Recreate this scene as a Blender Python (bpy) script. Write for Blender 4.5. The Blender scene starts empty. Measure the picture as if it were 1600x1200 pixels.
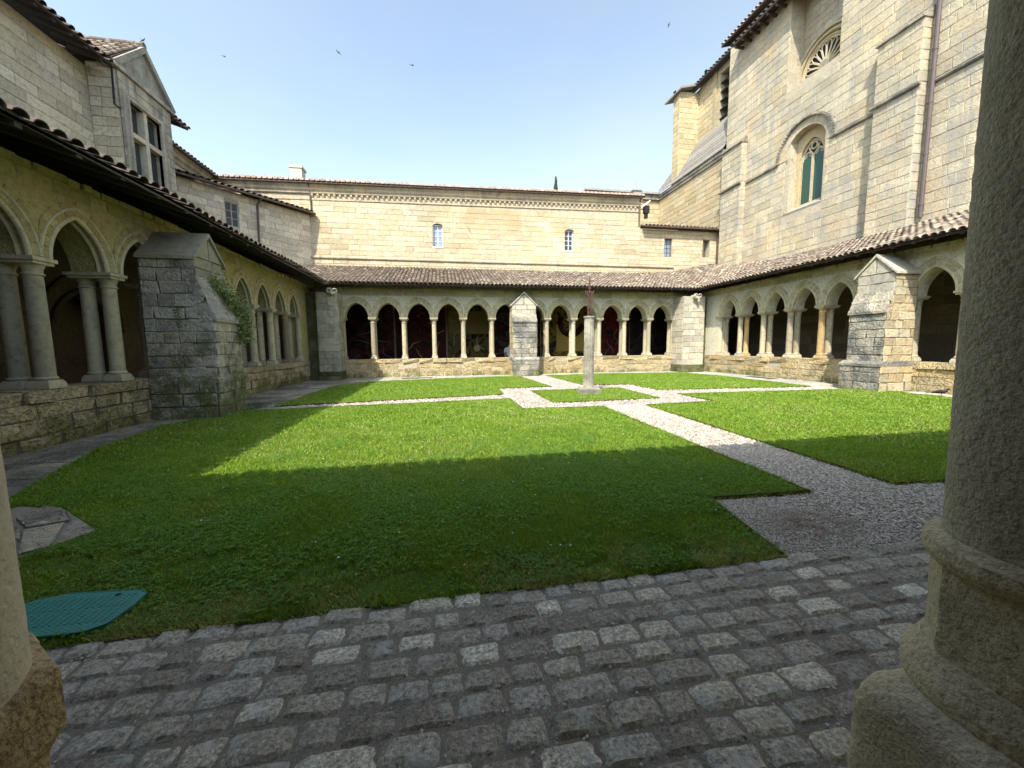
import bpy, math, random
import numpy as np
from mathutils import Matrix, Vector, noise as mnoise
rnd = random.Random(7)
npr = np.random.RandomState(11)
sc = bpy.context.scene
COL = sc.collection

# ------------------------------------------------------------------ camera
EYE = np.array([0.0, 0.0, 1.6]); FPX = 600.0
Yc = np.array([-108., -59., FPX]); Yc /= np.linalg.norm(Yc)
Xc = np.array([3382., -91., FPX]); Xc -= Xc.dot(Yc)*Yc; Xc /= np.linalg.norm(Xc)
Zc = np.cross(Xc, Yc)
RW = np.array([Xc, Yc, Zc])
cam = bpy.data.cameras.new('camera'); cam_o = bpy.data.objects.new('camera', cam); COL.objects.link(cam_o)
cam.sensor_width = 36.0; cam.lens = FPX/1600.0*36.0; cam.clip_start = 0.03; cam.clip_end = 2000
rt, dn, fw = RW[:, 0], RW[:, 1], RW[:, 2]
cam_o.matrix_world = Matrix(((rt[0], -dn[0], -fw[0], EYE[0]), (rt[1], -dn[1], -fw[1], EYE[1]), (rt[2], -dn[2], -fw[2], EYE[2]), (0, 0, 0, 1)))
sc.camera = cam_o

def proj(p):
    q = RW.T @ (np.asarray(p, float)-EYE)
    if q[2] < 0.05: return None
    return 800+FPX*q[0]/q[2], 600+FPX*q[1]/q[2], q[2]

# ------------------------------------------------------------------ light
SUN_EL = math.radians(49.0); SUN_AZ = math.atan2(-.47, -.73)
w = bpy.data.worlds.new('World'); sc.world = w; w.use_nodes = True
nt = w.node_tree; nt.nodes.clear()
out = nt.nodes.new('ShaderNodeOutputWorld'); bg = nt.nodes.new('ShaderNodeBackground')
sky = nt.nodes.new('ShaderNodeTexSky'); sky.sky_type = 'NISHITA'; sky.sun_disc = False
sky.sun_elevation = SUN_EL; sky.sun_rotation = SUN_AZ
sky.air_density = 1.0; sky.dust_density = 2.2; sky.ozone_density = 1.5
tc = nt.nodes.new('ShaderNodeTexCoord')
mp = nt.nodes.new('ShaderNodeMapping'); mp.inputs['Scale'].default_value = (1, 1, 2.2)
nz = nt.nodes.new('ShaderNodeTexNoise'); nz.inputs['Scale'].default_value = 1.3; nz.inputs['Detail'].default_value = 5; nz.inputs['Roughness'].default_value = .5
rp = nt.nodes.new('ShaderNodeValToRGB'); rp.color_ramp.elements[0].position = .33; rp.color_ramp.elements[1].position = .72
rp.color_ramp.elements[0].color = (.30, .30, .30, 1); rp.color_ramp.elements[1].color = (.95, .95, .95, 1)
mx = nt.nodes.new('ShaderNodeMix'); mx.data_type = 'RGBA'
bw = nt.nodes.new('ShaderNodeRGBToBW'); tn = nt.nodes.new('ShaderNodeMix'); tn.data_type = 'RGBA'; tn.blend_type = 'MULTIPLY'; tn.inputs[0].default_value = 1.
nt.links.new(sky.outputs[0], bw.inputs[0]); nt.links.new(bw.outputs[0], tn.inputs['A']); tn.inputs['B'].default_value = (.98, 1.20, 1.40, 1); nt.links.new(tn.outputs['Result'], mx.inputs['B'])
bg.inputs['Strength'].default_value = 0.125
nt.links.new(tc.outputs['Generated'], mp.inputs['Vector']); nt.links.new(mp.outputs[0], nz.inputs['Vector'])
nt.links.new(nz.outputs['Fac'], rp.inputs[0]); nt.links.new(rp.outputs[0], mx.inputs['Factor'])
nt.links.new(sky.outputs[0], mx.inputs['A']); nt.links.new(mx.outputs['Result'], bg.inputs['Color']); nt.links.new(bg.outputs[0], out.inputs[0])
sl = bpy.data.lights.new('sun', 'SUN'); sl.energy = 2.45; sl.angle = math.radians(.53); sl.color = (1, .94, .84)
so = bpy.data.objects.new('sun', sl); COL.objects.link(so)
so.rotation_euler = Vector((.47, .73, -1.0)).to_track_quat('-Z', 'Y').to_euler()
vs = sc.view_settings; vs.view_transform = 'Standard'; vs.look = 'None'; vs.gamma = 1; vs.use_curve_mapping = False; vs.exposure = 1.76
sc.render.engine = 'CYCLES'; sc.cycles.max_bounces = 9; sc.cycles.diffuse_bounces = 8

# ------------------------------------------------------------------ material helpers
class NT:
    def __init__(s, name):
        s.m = bpy.data.materials.new(name); s.m.use_nodes = True; s.t = s.m.node_tree; s.t.nodes.clear()
        s.out = s.n('ShaderNodeOutputMaterial'); s.b = s.n('ShaderNodeBsdfPrincipled'); s.l(s.b.outputs[0], s.out.inputs[0])
        s.pos = s.n('ShaderNodeNewGeometry').outputs['Position']
    def n(s, t): return s.t.nodes.new(t)
    def l(s, a, b): s.t.links.new(a, b)
    def noise(s, scale, detail=4, rough=.55, vec=None, dist=0):
        n = s.n('ShaderNodeTexNoise'); n.inputs['Scale'].default_value = scale; n.inputs['Detail'].default_value = detail
        n.inputs['Roughness'].default_value = rough; n.inputs['Distortion'].default_value = dist
        s.l(vec or s.pos, n.inputs['Vector']); return n.outputs['Fac']
    def mapping(s, sc_, loc=(0, 0, 0)):
        m = s.n('ShaderNodeMapping'); m.inputs['Scale'].default_value = sc_; m.inputs['Location'].default_value = loc
        s.l(s.pos, m.inputs['Vector']); return m.outputs[0]
    def voro(s, scale, vec=None, feat='F1', outp='Distance', rand=1.0):
        n = s.n('ShaderNodeTexVoronoi'); n.feature = feat; n.inputs['Scale'].default_value = scale; n.inputs['Randomness'].default_value = rand
        s.l(vec or s.pos, n.inputs['Vector']); return n.outputs[outp]
    def ramp(s, fac, a, b, va=0., vb=1.):
        r = s.n('ShaderNodeMapRange'); r.inputs['From Min'].default_value = a; r.inputs['From Max'].default_value = b
        r.inputs['To Min'].default_value = va; r.inputs['To Max'].default_value = vb; s.l(fac, r.inputs['Value']); return r.outputs[0]
    def cramp(s, fac, stops):
        r = s.n('ShaderNodeValToRGB'); e = r.color_ramp.elements
        while len(e) < len(stops): e.new(.5)
        for i, (p, c) in enumerate(stops): e[i].position = p; e[i].color = (*c, 1)
        s.l(fac, r.inputs[0]); return r.outputs[0]
    def math(s, op, a, b=None):
        m = s.n('ShaderNodeMath'); m.operation = op
        for i, v in enumerate((a, b)):
            if v is None: continue
            if isinstance(v, (int, float)): m.inputs[i].default_value = v
            else: s.l(v, m.inputs[i])
        return m.outputs[0]
    def mix(s, f, a, b, mode='MIX'):
        m = s.n('ShaderNodeMix'); m.data_type = 'RGBA'; m.blend_type = mode
        for v, k in ((f, 'Factor'), (a, 'A'), (b, 'B')):
            i = m.inputs[k] if k != 'Factor' else m.inputs[0]
            if isinstance(v, (int, float)): i.default_value = v
            elif isinstance(v, tuple): i.default_value = (*v, 1)
            else: s.l(v, i)
        return m.outputs['Result']
    def attr(s, name='tint'):
        a = s.n('ShaderNodeAttribute'); a.attribute_name = name; return a.outputs['Fac']
    def xyz(s):
        x = s.n('ShaderNodeSeparateXYZ'); s.l(s.pos, x.inputs[0]); return x.outputs
    def bump(s, h, strength=.5, dist=.02):
        b = s.n('ShaderNodeBump'); b.inputs['Strength'].default_value = strength; b.inputs['Distance'].default_value = dist
        s.l(h, b.inputs['Height']); s.l(b.outputs[0], s.b.inputs['Normal'])
    def fin(s, col, rough=.9, spec=.2):
        if isinstance(col, tuple): s.b.inputs['Base Color'].default_value = (*col, 1)
        else: s.l(col, s.b.inputs['Base Color'])
        s.b.inputs['Roughness'].default_value = rough; s.b.inputs['Specular IOR Level'].default_value = spec
        return s.m

def stone_mat(name, a, b, warm=.3, grime=.3, grimecol=(.10, .10, .095), moss=0., mosscol=(.10, .12, .03), mossz=None, pit=.4, fine=30, streak=0., contrast=1.0, bd=.012, vv=1., lich=0., patch=.5, soft=0, stain=None):
    t = NT(name)
    tint = t.attr()
    base = t.mix(tint, a, b)
    n2 = t.noise(.7, 4)
    base = t.mix(t.ramp(n2, .52, .72, 0, warm), base, (a[0]*1.05, a[1]*.78, a[2]*.5))
    # each stone a slightly different value
    pn = t.noise(.45, 5, .6, vec=t.mapping((1, 1, 1.4), (3, 8, 2)))
    base = t.mix(1., base, t.cramp(pn, [(.3, (1-.28*patch, 1-.27*patch, 1-.24*patch)), (.5, (1, 1, 1)), (.7, (1+.22*patch, 1+.18*patch, 1+.08*patch))]), 'MULTIPLY')
    v = t.math('FRACT', t.math('MULTIPLY', tint, 7.31))
    base = t.mix(1.0, base, t.cramp(v, [(0, (1-.22*vv, 1-.22*vv, 1-.20*vv)), (.5, (1-.05*vv, 1-.06*vv, 1-.07*vv)), (1, (1+.12*vv, 1+.1*vv, 1+.05*vv))]), 'MULTIPLY')
    n3 = t.noise(9, 6, .65)
    base = t.mix(.8*contrast, base, t.cramp(n3, [(.28, (.55, .54, .52)), (.5, (1, 1, 1)), (.75, (1.18, 1.17, 1.15))]), 'MULTIPLY')
    n4 = t.noise(fine*2.2, 3, .7)
    base = t.mix(.5, base, t.cramp(n4, [(.3, (.6, .6, .58)), (.5, (1, 1, 1)), (.8, (1.12, 1.12, 1.1))]), 'MULTIPLY')
    if grime > 0:
        g = t.noise(1.1, 9, .68, dist=.4)
        if streak > 0:
            g2 = t.noise(1.0, 6, .65, vec=t.mapping((3.2, 3.2, .28)))
            g = t.math('MULTIPLY', t.math('ADD', g, g2), .5)
        lo = .72-.42*grime
        base = t.mix(t.math('MULTIPLY', t.ramp(g, lo, lo+.14), min(.9, .35+grime)), base, grimecol)
        g3 = t.noise(4.5, 8, .75)
        base = t.mix(t.ramp(g3, .66-.12*grime, .74-.08*grime, 0, .55), base, tuple(c*1.3 for c in grimecol))
    if moss > 0:
        m = t.noise(1.7, 8, .7)
        if mossz:
            z = t.xyz()[2]; m = t.math('ADD', m, t.ramp(z, mossz[0], mossz[1], .25, -.12))
        base = t.mix(t.ramp(m, .66-.25*moss, .80-.22*moss, 0, .85), base, mosscol)
    h = t.math('ADD', t.math('MULTIPLY', n3, 1.0), t.math('MULTIPLY', n4, .35))
    pv = t.ramp(t.noise(fine*1.3, 2 if soft else 3, .5), .30 if soft else .36, .62 if soft else .54)
    h = t.math('ADD', h, t.math('MULTIPLY', pv, pit*1.5))
    base = t.mix(t.ramp(pv, 0, .9, .14*pit, 0), base, (.12, .10, .07))
    if lich > 0: base = t.mix(t.ramp(t.noise(7, 8, .75), .62-.12*lich, .70-.10*lich, 0, .7), base, (.52, .52, .47))
    if soft: base = t.mix(1., base, t.cramp(t.noise(150, 4, .7), [(.32, (.62, .6, .57)), (.5, (1, 1, 1)), (.7, (1.15, 1.14, 1.12))]), 'MULTIPLY')
    if stain:
        x = t.xyz(); d = t.math('ADD', t.math('POWER', t.math('MULTIPLY', t.math('SUBTRACT', x[0], stain[0]), 1/stain[2]), 2.), t.math('POWER', t.math('MULTIPLY', t.math('SUBTRACT', x[2], stain[1]), 1/stain[3]), 2.))
        base = t.mix(t.math('MULTIPLY', t.ramp(t.math('ADD', d, t.math('MULTIPLY', t.noise(1.2, 5, .6), 1.2)), .9, 1.7, .6, 0), t.ramp(t.noise(.9, 4), .3, .55, .4, 1)), base, (.40, .27, .14))
    if soft: h = t.math('ADD', t.math('MULTIPLY', n3, .35), t.math('ADD', t.math('MULTIPLY', n4, .7), t.math('MULTIPLY', pv, pit)))
    t.bump(h, .9, bd*(1.15 if soft else 1))
    return t.fin(base, .93, .15)

CREAM = (.50, .425, .29); OCHRE = (.44, .34, .19); GREY = (.34, .32, .27)
M = {}
M['far'] = stone_mat('stone_far_facade', (.49, .425, .305), (.43, .355, .225), warm=.4, grime=.2, grimecol=(.30, .26, .19), streak=1, pit=.15, fine=14, vv=.5, patch=.5, stain=(3.6, 9.5, 3.0, 1.1))
M['church'] = stone_mat('stone_church', (.455, .405, .30), (.41, .35, .235), warm=.4, grime=.55, grimecol=(.275, .262, .225), streak=1, pit=.35, fine=16, vv=.6, patch=.8)
M['churchlow'] = stone_mat('stone_church_choir', (.46, .385, .25), (.39, .31, .18), warm=.4, grime=.25, grimecol=(.24, .20, .14), streak=1, pit=.2, fine=16, vv=.5)
M['tower'] = stone_mat('stone_tower', (.46, .39, .25), (.39, .32, .185), warm=.3, grime=.1, pit=.1, fine=10, vv=.5)
M['left'] = stone_mat('stone_left_building', (.62, .57, .46), (.52, .46, .34), warm=.2, grime=.3, grimecol=(.30, .28, .24), streak=1, pit=.25, fine=16, vv=.8)
M['dormer'] = stone_mat('stone_dormer', (.46, .44, .37), (.40, .37, .29), warm=.1, grime=.6, grimecol=(.17, .16, .135), streak=1, pit=.3, fine=18)
M['spand'] = stone_mat('stone_mossy_spandrel', (.40, .36, .17), (.33, .285, .12), warm=.25, grime=.22, grimecol=(.14, .13, .07), moss=.45, mosscol=(.17, .155, .04), pit=.5, fine=20)
M['spandL'] = stone_mat('stone_left_spandrel', (.46, .40, .20), (.40, .34, .155), warm=.35, grime=.3, grimecol=(.20, .18, .09), moss=.3, mosscol=(.26, .22, .07), pit=.6, fine=18, vv=.6)
M['arcade'] = stone_mat('stone_arcade_light', (.46, .415, .275), (.41, .365, .22), warm=.2, grime=.35, grimecol=(.21, .20, .145), moss=.35, mosscol=(.24, .22, .09), pit=.4, fine=20)
M['para'] = stone_mat('stone_parapet', (.46, .385, .24), (.42, .33, .175), warm=.55, grime=.28, grimecol=(.17, .15, .10), moss=.12, mossz=(0, .9), pit=.8, fine=12, bd=.03)
M['paraL'] = stone_mat('stone_parapet_mossy', (.58, .49, .315), (.46, .375, .225), warm=.4, grime=.45, grimecol=(.17, .155, .11), moss=.42, mosscol=(.15, .15, .04), mossz=(0, 1.1), pit=.9, fine=12, bd=.03)  # paler base than the other parapets, with more moss and grime
M['butt'] = stone_mat('stone_buttress_lichen', (.40, .38, .32), (.35, .31, .24), warm=.1, grime=.66, lich=.4, grimecol=(.13, .13, .12), moss=.12, mossz=(0, 1), pit=.7, fine=14, bd=.025)
M['buttR'] = stone_mat('stone_buttress_warm', (.45, .40, .29), (.41, .32, .18), warm=.45, grime=.2, grimecol=(.2, .18, .13), pit=.5, fine=14)
M['buttL'] = stone_mat('stone_buttress_grey', (.50, .465, .39), (.40, .365, .30), warm=.08, grime=.50, grimecol=(.12, .115, .10), lich=.45, moss=.5, mosscol=(.10, .115, .03), mossz=(.1, 2.9), pit=.5, fine=13, bd=.02)
M['col'] = stone_mat('stone_column', (.46, .42, .32), (.40, .35, .24), warm=.2, grime=.2, grimecol=(.22, .205, .16), pit=.35, fine=30)
M['colS'] = stone_mat('stone_column_shade', (.52, .465, .325), (.45, .40, .27), warm=.1, grime=.3, grimecol=(.19, .175, .125), pit=.25, fine=26, bd=.006)
M['mon'] = stone_mat('stone_monument', (.38, .365, .30), (.34, .32, .245), warm=.2, grime=.6, grimecol=(.17, .16, .12), pit=.8, fine=25, lich=.2)
M['near'] = stone_mat('stone_near_rough', (.56, .505, .385), (.53, .475, .355), warm=.3, grime=.3, grimecol=(.26, .245, .2), pit=.35, fine=85, bd=.0042, contrast=.5, soft=1)
M['nearL'] = stone_mat('stone_near_smooth', (.66, .60, .47), (.64, .58, .45), warm=.1, grime=.05, pit=.25, fine=80, contrast=.35, bd=.002)
M['nearB'] = stone_mat('stone_near_block', (.58, .47, .27), (.55, .44, .25), warm=.5, grime=.12, grimecol=(.3, .26, .18), pit=.5, fine=75, bd=.0045, soft=1)
M['nearBR'] = stone_mat('stone_near_block_worn', (.64, .565, .40), (.60, .52, .355), warm=.4, grime=.3, grimecol=(.42, .39, .31), pit=.35, fine=70, bd=.0042, contrast=.6, soft=1)
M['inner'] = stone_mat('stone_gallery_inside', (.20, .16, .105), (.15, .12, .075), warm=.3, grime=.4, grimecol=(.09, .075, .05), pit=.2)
M['innerN'] = stone_mat('plaster_bounce_near', (.56, .52, .44), (.5, .46, .38), warm=.1, grime=.2, grimecol=(.3, .28, .23), pit=.1)  # lighter than the other inside stone, to bounce light onto the near columns
M['mortar'] = stone_mat('mortar_joint', (.44, .39, .29), (.40, .35, .26), warm=.1, grime=.3, grimecol=(.13, .12, .09), pit=.3)
M['mortarD'] = stone_mat('mortar_dark', (.13, .112, .08), (.11, .095, .068), warm=.1, grime=.3, grimecol=(.05, .05, .04), pit=.3)
M['slab'] = stone_mat('stone_walk_slab', lich=.3, a=(.44, .395, .30), b=(.34, .305, .235), warm=.05, grime=.65, grimecol=(.13, .125, .105), moss=.1, pit=.8, fine=14, bd=.02)
M['slabW'] = stone_mat('stone_kerb_pale', (.44, .42, .36), (.38, .36, .30), warm=.05, grime=.3, grimecol=(.2, .195, .17), pit=.5, fine=14)
M['cornice'] = stone_mat('stone_cornice_weathered', (.46, .39, .27), (.40, .33, .22), warm=.2, grime=.5, grimecol=(.15, .13, .10), streak=1, pit=.2)

def tile_mat(name, cols, lich, yel):
    t = NT(name); ti = t.attr()
    base = t.cramp(t.math('FRACT', t.math('MULTIPLY', ti, 5.17)), cols)
    n = t.noise(14, 6, .7)
    base = t.mix(.8, base, t.cramp(n, [(.3, (.5, .5, .5)), (.55, (1, 1, 1)), (.8, (1.25, 1.2, 1.15))]), 'MULTIPLY')
    base = t.mix(t.ramp(t.noise(6.5, 6, .7), .47, .60, 0, lich), base, (.27, .24, .195))
    base = t.mix(t.ramp(t.noise(1.3, 6, .75), .70, .76, 0, yel), base, (.42, .30, .05))
    base = t.mix(t.ramp(t.noise(2.4, 5, .7), .55, .68, 0, .6), base, (.10, .085, .07))
    t.bump(n, .6, .01); return t.fin(base, .9, .2)
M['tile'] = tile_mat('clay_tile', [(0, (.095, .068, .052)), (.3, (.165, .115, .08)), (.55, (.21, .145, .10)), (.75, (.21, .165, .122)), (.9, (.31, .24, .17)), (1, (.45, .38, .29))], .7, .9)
M['tileL'] = tile_mat('clay_tile_dark', [(0, (.045, .034, .028)), (.5, (.075, .055, .045)), (1, (.12, .09, .07))], .12, 0)  # much darker copy of the clay tile tones
M['spmort'] = stone_mat('mortar_arcade', (.56, .53, .42), (.5, .47, .36), warm=.1, grime=.35, grimecol=(.22, .21, .15), moss=.25, mosscol=(.24, .22, .09), pit=.2)
M['tileP'] = tile_mat('clay_tile_pink', [(0, (.42, .26, .19)), (.5, (.50, .34, .25)), (1, (.58, .45, .36))], .5, 0)
M['tileG'] = tile_mat('stone_roof_strip', [(0, (.15, .13, .11)), (.5, (.20, .178, .15)), (1, (.26, .235, .20))], .4, 0)

def simple(name, col, rough=.8, metal=0, nscale=12, namt=.35, bump=.2, bdist=.005, spec=.3):
    t = NT(name); n = t.noise(nscale, 5, .65)
    c = t.mix(namt, col, t.cramp(n, [(.3, (.4, .4, .4)), (.5, (1, 1, 1)), (.75, (1.3, 1.3, 1.3))]), 'MULTIPLY')
    t.bump(n, bump, bdist); m = t.fin(c, rough, spec); t.b.inputs['Metallic'].default_value = metal; return m
def wood_mat(name, a, b):
    t = NT(name); n = t.noise(4, 6, .7, vec=t.mapping((6, 6, 6))); c = t.mix(n, a, b)
    c = t.mix(t.ramp(t.attr(), 0, 1, 0, .35), c, (.02, .016, .012)); t.bump(n, .6, .01); return t.fin(c, .85, .2)
M['wood'] = wood_mat('dark_timber', (.035, .026, .02), (.085, .062, .045))
M['woodG'] = wood_mat('grey_timber', (.08, .072, .06), (.15, .135, .11))
M['rust'] = simple('rusty_iron', (.095, .05, .036), .8, .2, 40, .6, .5, .003)
M['edge'] = simple('rusted_edging', (.085, .045, .03), .85, .3, 30, .5)
M['drain'] = simple('drainpipe_mauve', (.10, .075, .072), .5, .2, 3, .3, .1)
M['drainG'] = simple('drainpipe_brown', (.095, .07, .055), .55, .3, 3, .3, .1)
M['lead'] = simple('lead_flashing', (.30, .30, .28), .6, .2, 6, .5, .2)
M['white'] = simple('white_paint', (.72, .73, .74), .5, 0, 20, .1, .05)
M['black'] = simple('black_metal', (.02, .02, .022), .5, .2, 20, .2, .05)
M['glass'] = simple('dark_glass', (.03, .04, .05), .12, 0, 3, .4, .15, .01, .6)
M['glassB'] = simple('pale_glass', (.20, .25, .32), .1, 0, 6, .5, .15, .01, .6)
M['feather'] = simple('black_feathers', (.014, .014, .017), .55, 0, 60, .4, .2)
M['swift'] = simple('grey_feathers', (.10, .115, .14), .7, 0, 60, .3, .1)
M['limeblk'] = simple('chimney_render', (.60, .54, .38), .9, 0, 5, .2, .3)
M['skin'] = simple('skin', (.42, .26, .19), .6, 0, 8, .1, .05)
M['shirt'] = simple('white_cotton', (.70, .72, .78), .9, 0, 10, .1, .1)
M['jean'] = simple('dark_denim', (.05, .06, .09), .9, 0, 60, .3, .2)
M['hair'] = simple('brown_hair', (.04, .025, .016), .7, 0, 90, .4, .3)
M['bluecl'] = simple('blue_canvas', (.10, .22, .36), .85, 0, 12, .3, .4)
M['floor'] = simple('gallery_floor', (.20, .17, .125), .9, 0, 3, .5, .3)

def teal_mat():
    t = NT('teal_plastic'); v = t.math('SINE', t.math('MULTIPLY', t.xyz()[0], 190.)); u = t.math('SINE', t.math('MULTIPLY', t.xyz()[1], 330.))
    n = t.noise(25, 5, .6); c = t.mix(n, (.028, .165, .135), (.06, .27, .215)); c = t.mix(t.ramp(t.noise(90, 4, .7), .6, .72, 0, .6), c, (.30, .36, .33))
    t.bump(t.math('MULTIPLY', v, u), .35, .003); return t.fin(c, .45, .4)
M['teal'] = teal_mat()
def lattice_mat():
    t = NT('green_leaded_glass'); x = t.xyz()
    a = t.math('SINE', t.math('MULTIPLY', t.math('ADD', x[1], x[2]), 24.)); b = t.math('SINE', t.math('MULTIPLY', t.math('SUBTRACT', x[1], x[2]), 24.))
    l = t.math('MINIMUM', t.math('ABSOLUTE', a), t.math('ABSOLUTE', b))
    c = t.mix(t.ramp(l, .18, .5), (.006, .012, .010), (.03, .115, .07)); c = t.mix(t.noise(7, 2), c, (.015, .045, .04)); t.bump(l, .3, .005); return t.fin(c, .35, .5)
M['lattice'] = lattice_mat()
def lattice2():
    t = NT('grey_leaded_glass'); x = t.xyz()
    a = t.math('SINE', t.math('MULTIPLY', t.math('ADD', x[1], x[2]), 40.)); b = t.math('SINE', t.math('MULTIPLY', t.math('SUBTRACT', x[1], x[2]), 40.))
    l = t.math('MINIMUM', t.math('ABSOLUTE', a), t.math('ABSOLUTE', b))
    c = t.mix(t.ramp(l, .12, .28), (.10, .12, .14), (.018, .025, .03)); t.bump(l, .3, .005); return t.fin(c, .25, .5)
M['latticeG'] = lattice2()

def grass_mat():
    t = NT('grass_blades'); ti = t.attr()
    c = t.cramp(ti, [(0, (.09, .18, .018)), (.35, (.16, .28, .026)), (.7, (.23, .35, .036)), (.93, (.31, .41, .07)), (1, (.48, .44, .20))])
    n = t.noise(1.5, 5, .6); c = t.mix(t.ramp(n, .42, .66, 0, .5), c, (.225, .325, .028))
    n2 = t.noise(2.2, 5, .65, vec=t.mapping((1, 1, 1), (9, 3, 0))); c = t.mix(t.ramp(n2, .56, .70, 0, .5), c, (.075, .15, .022))
    t.fin(c, .55, .25)
    tr = t.n('ShaderNodeBsdfTranslucent'); t.l(t.mix(1., c, (1.25, 1.25, .6), 'MULTIPLY'), tr.inputs[0])
    ms = t.n('ShaderNodeMixShader'); ms.inputs[0].default_value = .38; t.l(t.b.outputs[0], ms.inputs[1]); t.l(tr.outputs[0], ms.inputs[2]); t.l(ms.outputs[0], t.out.inputs[0])
    return t.m
M['grass'] = grass_mat()
def clover_mat():
    t = NT('clover_leaves'); c = t.cramp(t.attr(), [(0, (.08, .18, .025)), (.6, (.14, .275, .038)), (1, (.25, .39, .07))]); t.fin(c, .6, .15)
    tr = t.n('ShaderNodeBsdfTranslucent'); t.l(c, tr.inputs[0]); ms = t.n('ShaderNodeMixShader'); ms.inputs[0].default_value = .3
    t.l(t.b.outputs[0], ms.inputs[1]); t.l(tr.outputs[0], ms.inputs[2]); t.l(ms.outputs[0], t.out.inputs[0]); return t.m
M['clover'] = clover_mat()
def lawn_soil():
    t = NT('lawn_soil'); n = t.noise(3, 8, .7); c = t.cramp(n, [(.3, (.06, .10, .018)), (.6, (.09, .15, .022)), (.8, (.12, .12, .04))]); n5 = t.noise(60, 4, .7)
    c = t.mix(.6, c, t.cramp(n5, [(.3, (.4, .4, .4)), (.7, (1.4, 1.4, 1.4))]), 'MULTIPLY'); t.bump(n5, .8, .02); return t.fin(c, .95, .1)
M['lawn'] = lawn_soil()
def gravel_mat():
    t = NT('gravel'); v = t.voro(75); vc = t.voro(75, outp='Color'); s = t.n('ShaderNodeSeparateColor'); t.l(vc, s.inputs[0])
    c = t.cramp(s.outputs[0], [(0, (.18, .155, .125)), (.3, (.31, .275, .23)), (.6, (.41, .375, .325)), (1, (.53, .50, .45))])
    c = t.mix(t.ramp(v, .35, .75, 0, .8), c, (.12, .09, .07))
    n = t.noise(1.2, 5, .6); c = t.mix(t.ramp(n, .55, .8, 0, .35), c, (.25, .17, .12)); t.bump(t.math('SUBTRACT', 1., v), .8, .012); return t.fin(c, .9, .2)
M['gravel'] = gravel_mat()
def pebble_mat():
    t = NT('pebbles'); c = t.cramp(t.attr(), [(0, (.17, .125, .085)), (.2, (.31, .255, .19)), (.5, (.43, .37, .29)), (.8, (.52, .465, .385)), (1, (.62, .58, .50))])
    # a rusty stained patch on the gravel near the paving
    x = t.xyz(); d = t.math('ADD', t.math('POWER', t.math('SUBTRACT', x[0], 3.15), 2.), t.math('MULTIPLY', t.math('POWER', t.math('SUBTRACT', x[1], 2.75), 2.), 3.))
    c = t.mix(t.math('MULTIPLY', t.ramp(d, .0, .35, .8, 0), t.ramp(t.noise(9, 4), .35, .6)), c, (.16, .085, .05))
    return t.fin(c, .85, .25)
M['pebble'] = pebble_mat()
def granite():
    t = NT('granite_cobble'); ti = t.attr()
    base = t.cramp(t.math('FRACT', t.math('MULTIPLY', ti, 3.7)), [(0, (.26, .23, .185)), (.35, (.36, .32, .262)), (.6, (.45, .405, .33)), (.72, (.40, .375, .335)), (.86, (.53, .48, .38)), (1, (.66, .61, .50))])
    n = t.noise(48, 7, .82); base = t.mix(.95, base, t.cramp(n, [(.36, (.22, .215, .21)), (.45, (.8, .79, .77)), (.53, (1.3, 1.28, 1.22)), (.62, (2.0, 1.96, 1.86))]), 'MULTIPLY')
    n2 = t.noise(11, 7, .75); base = t.mix(t.ramp(n2, .49, .62, 0, .45), base, (.25, .22, .18))
    n3 = t.noise(5, 8, .8); base = t.mix(t.ramp(n3, .53, .60, 0, .6), base, (.60, .59, .53))
    h = t.math('ADD', t.math('MULTIPLY', n, .5), t.math('MULTIPLY', n2, 1.6)); t.bump(h, .9, .018); return t.fin(base, .72, .35)
M['cobble'] = granite()
def joint():
    t = NT('sandy_joint'); n = t.noise(90, 6, .75); c = t.cramp(n, [(.3, (.15, .128, .10)), (.55, (.29, .25, .20)), (.74, (.52, .47, .39))])
    c = t.mix(t.ramp(t.noise(6, 5), .6, .75, 0, .4), c, (.04, .06, .015)); t.bump(n, .9, .01); return t.fin(c, .95, .1)
M['joint'] = joint()
def paint_mat(name, cols, seed, scale=.9):
    t = NT(name); v = t.noise(scale, 3, .6, vec=t.mapping((1, 1, 1), (seed*3.1, seed*7.7, seed)), dist=1.8)
    st = [(.30+.45*i/(len(cols)-1), c) for i, c in enumerate(cols)]; c = t.cramp(v, st); return t.fin(c, .8, .15)

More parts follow.
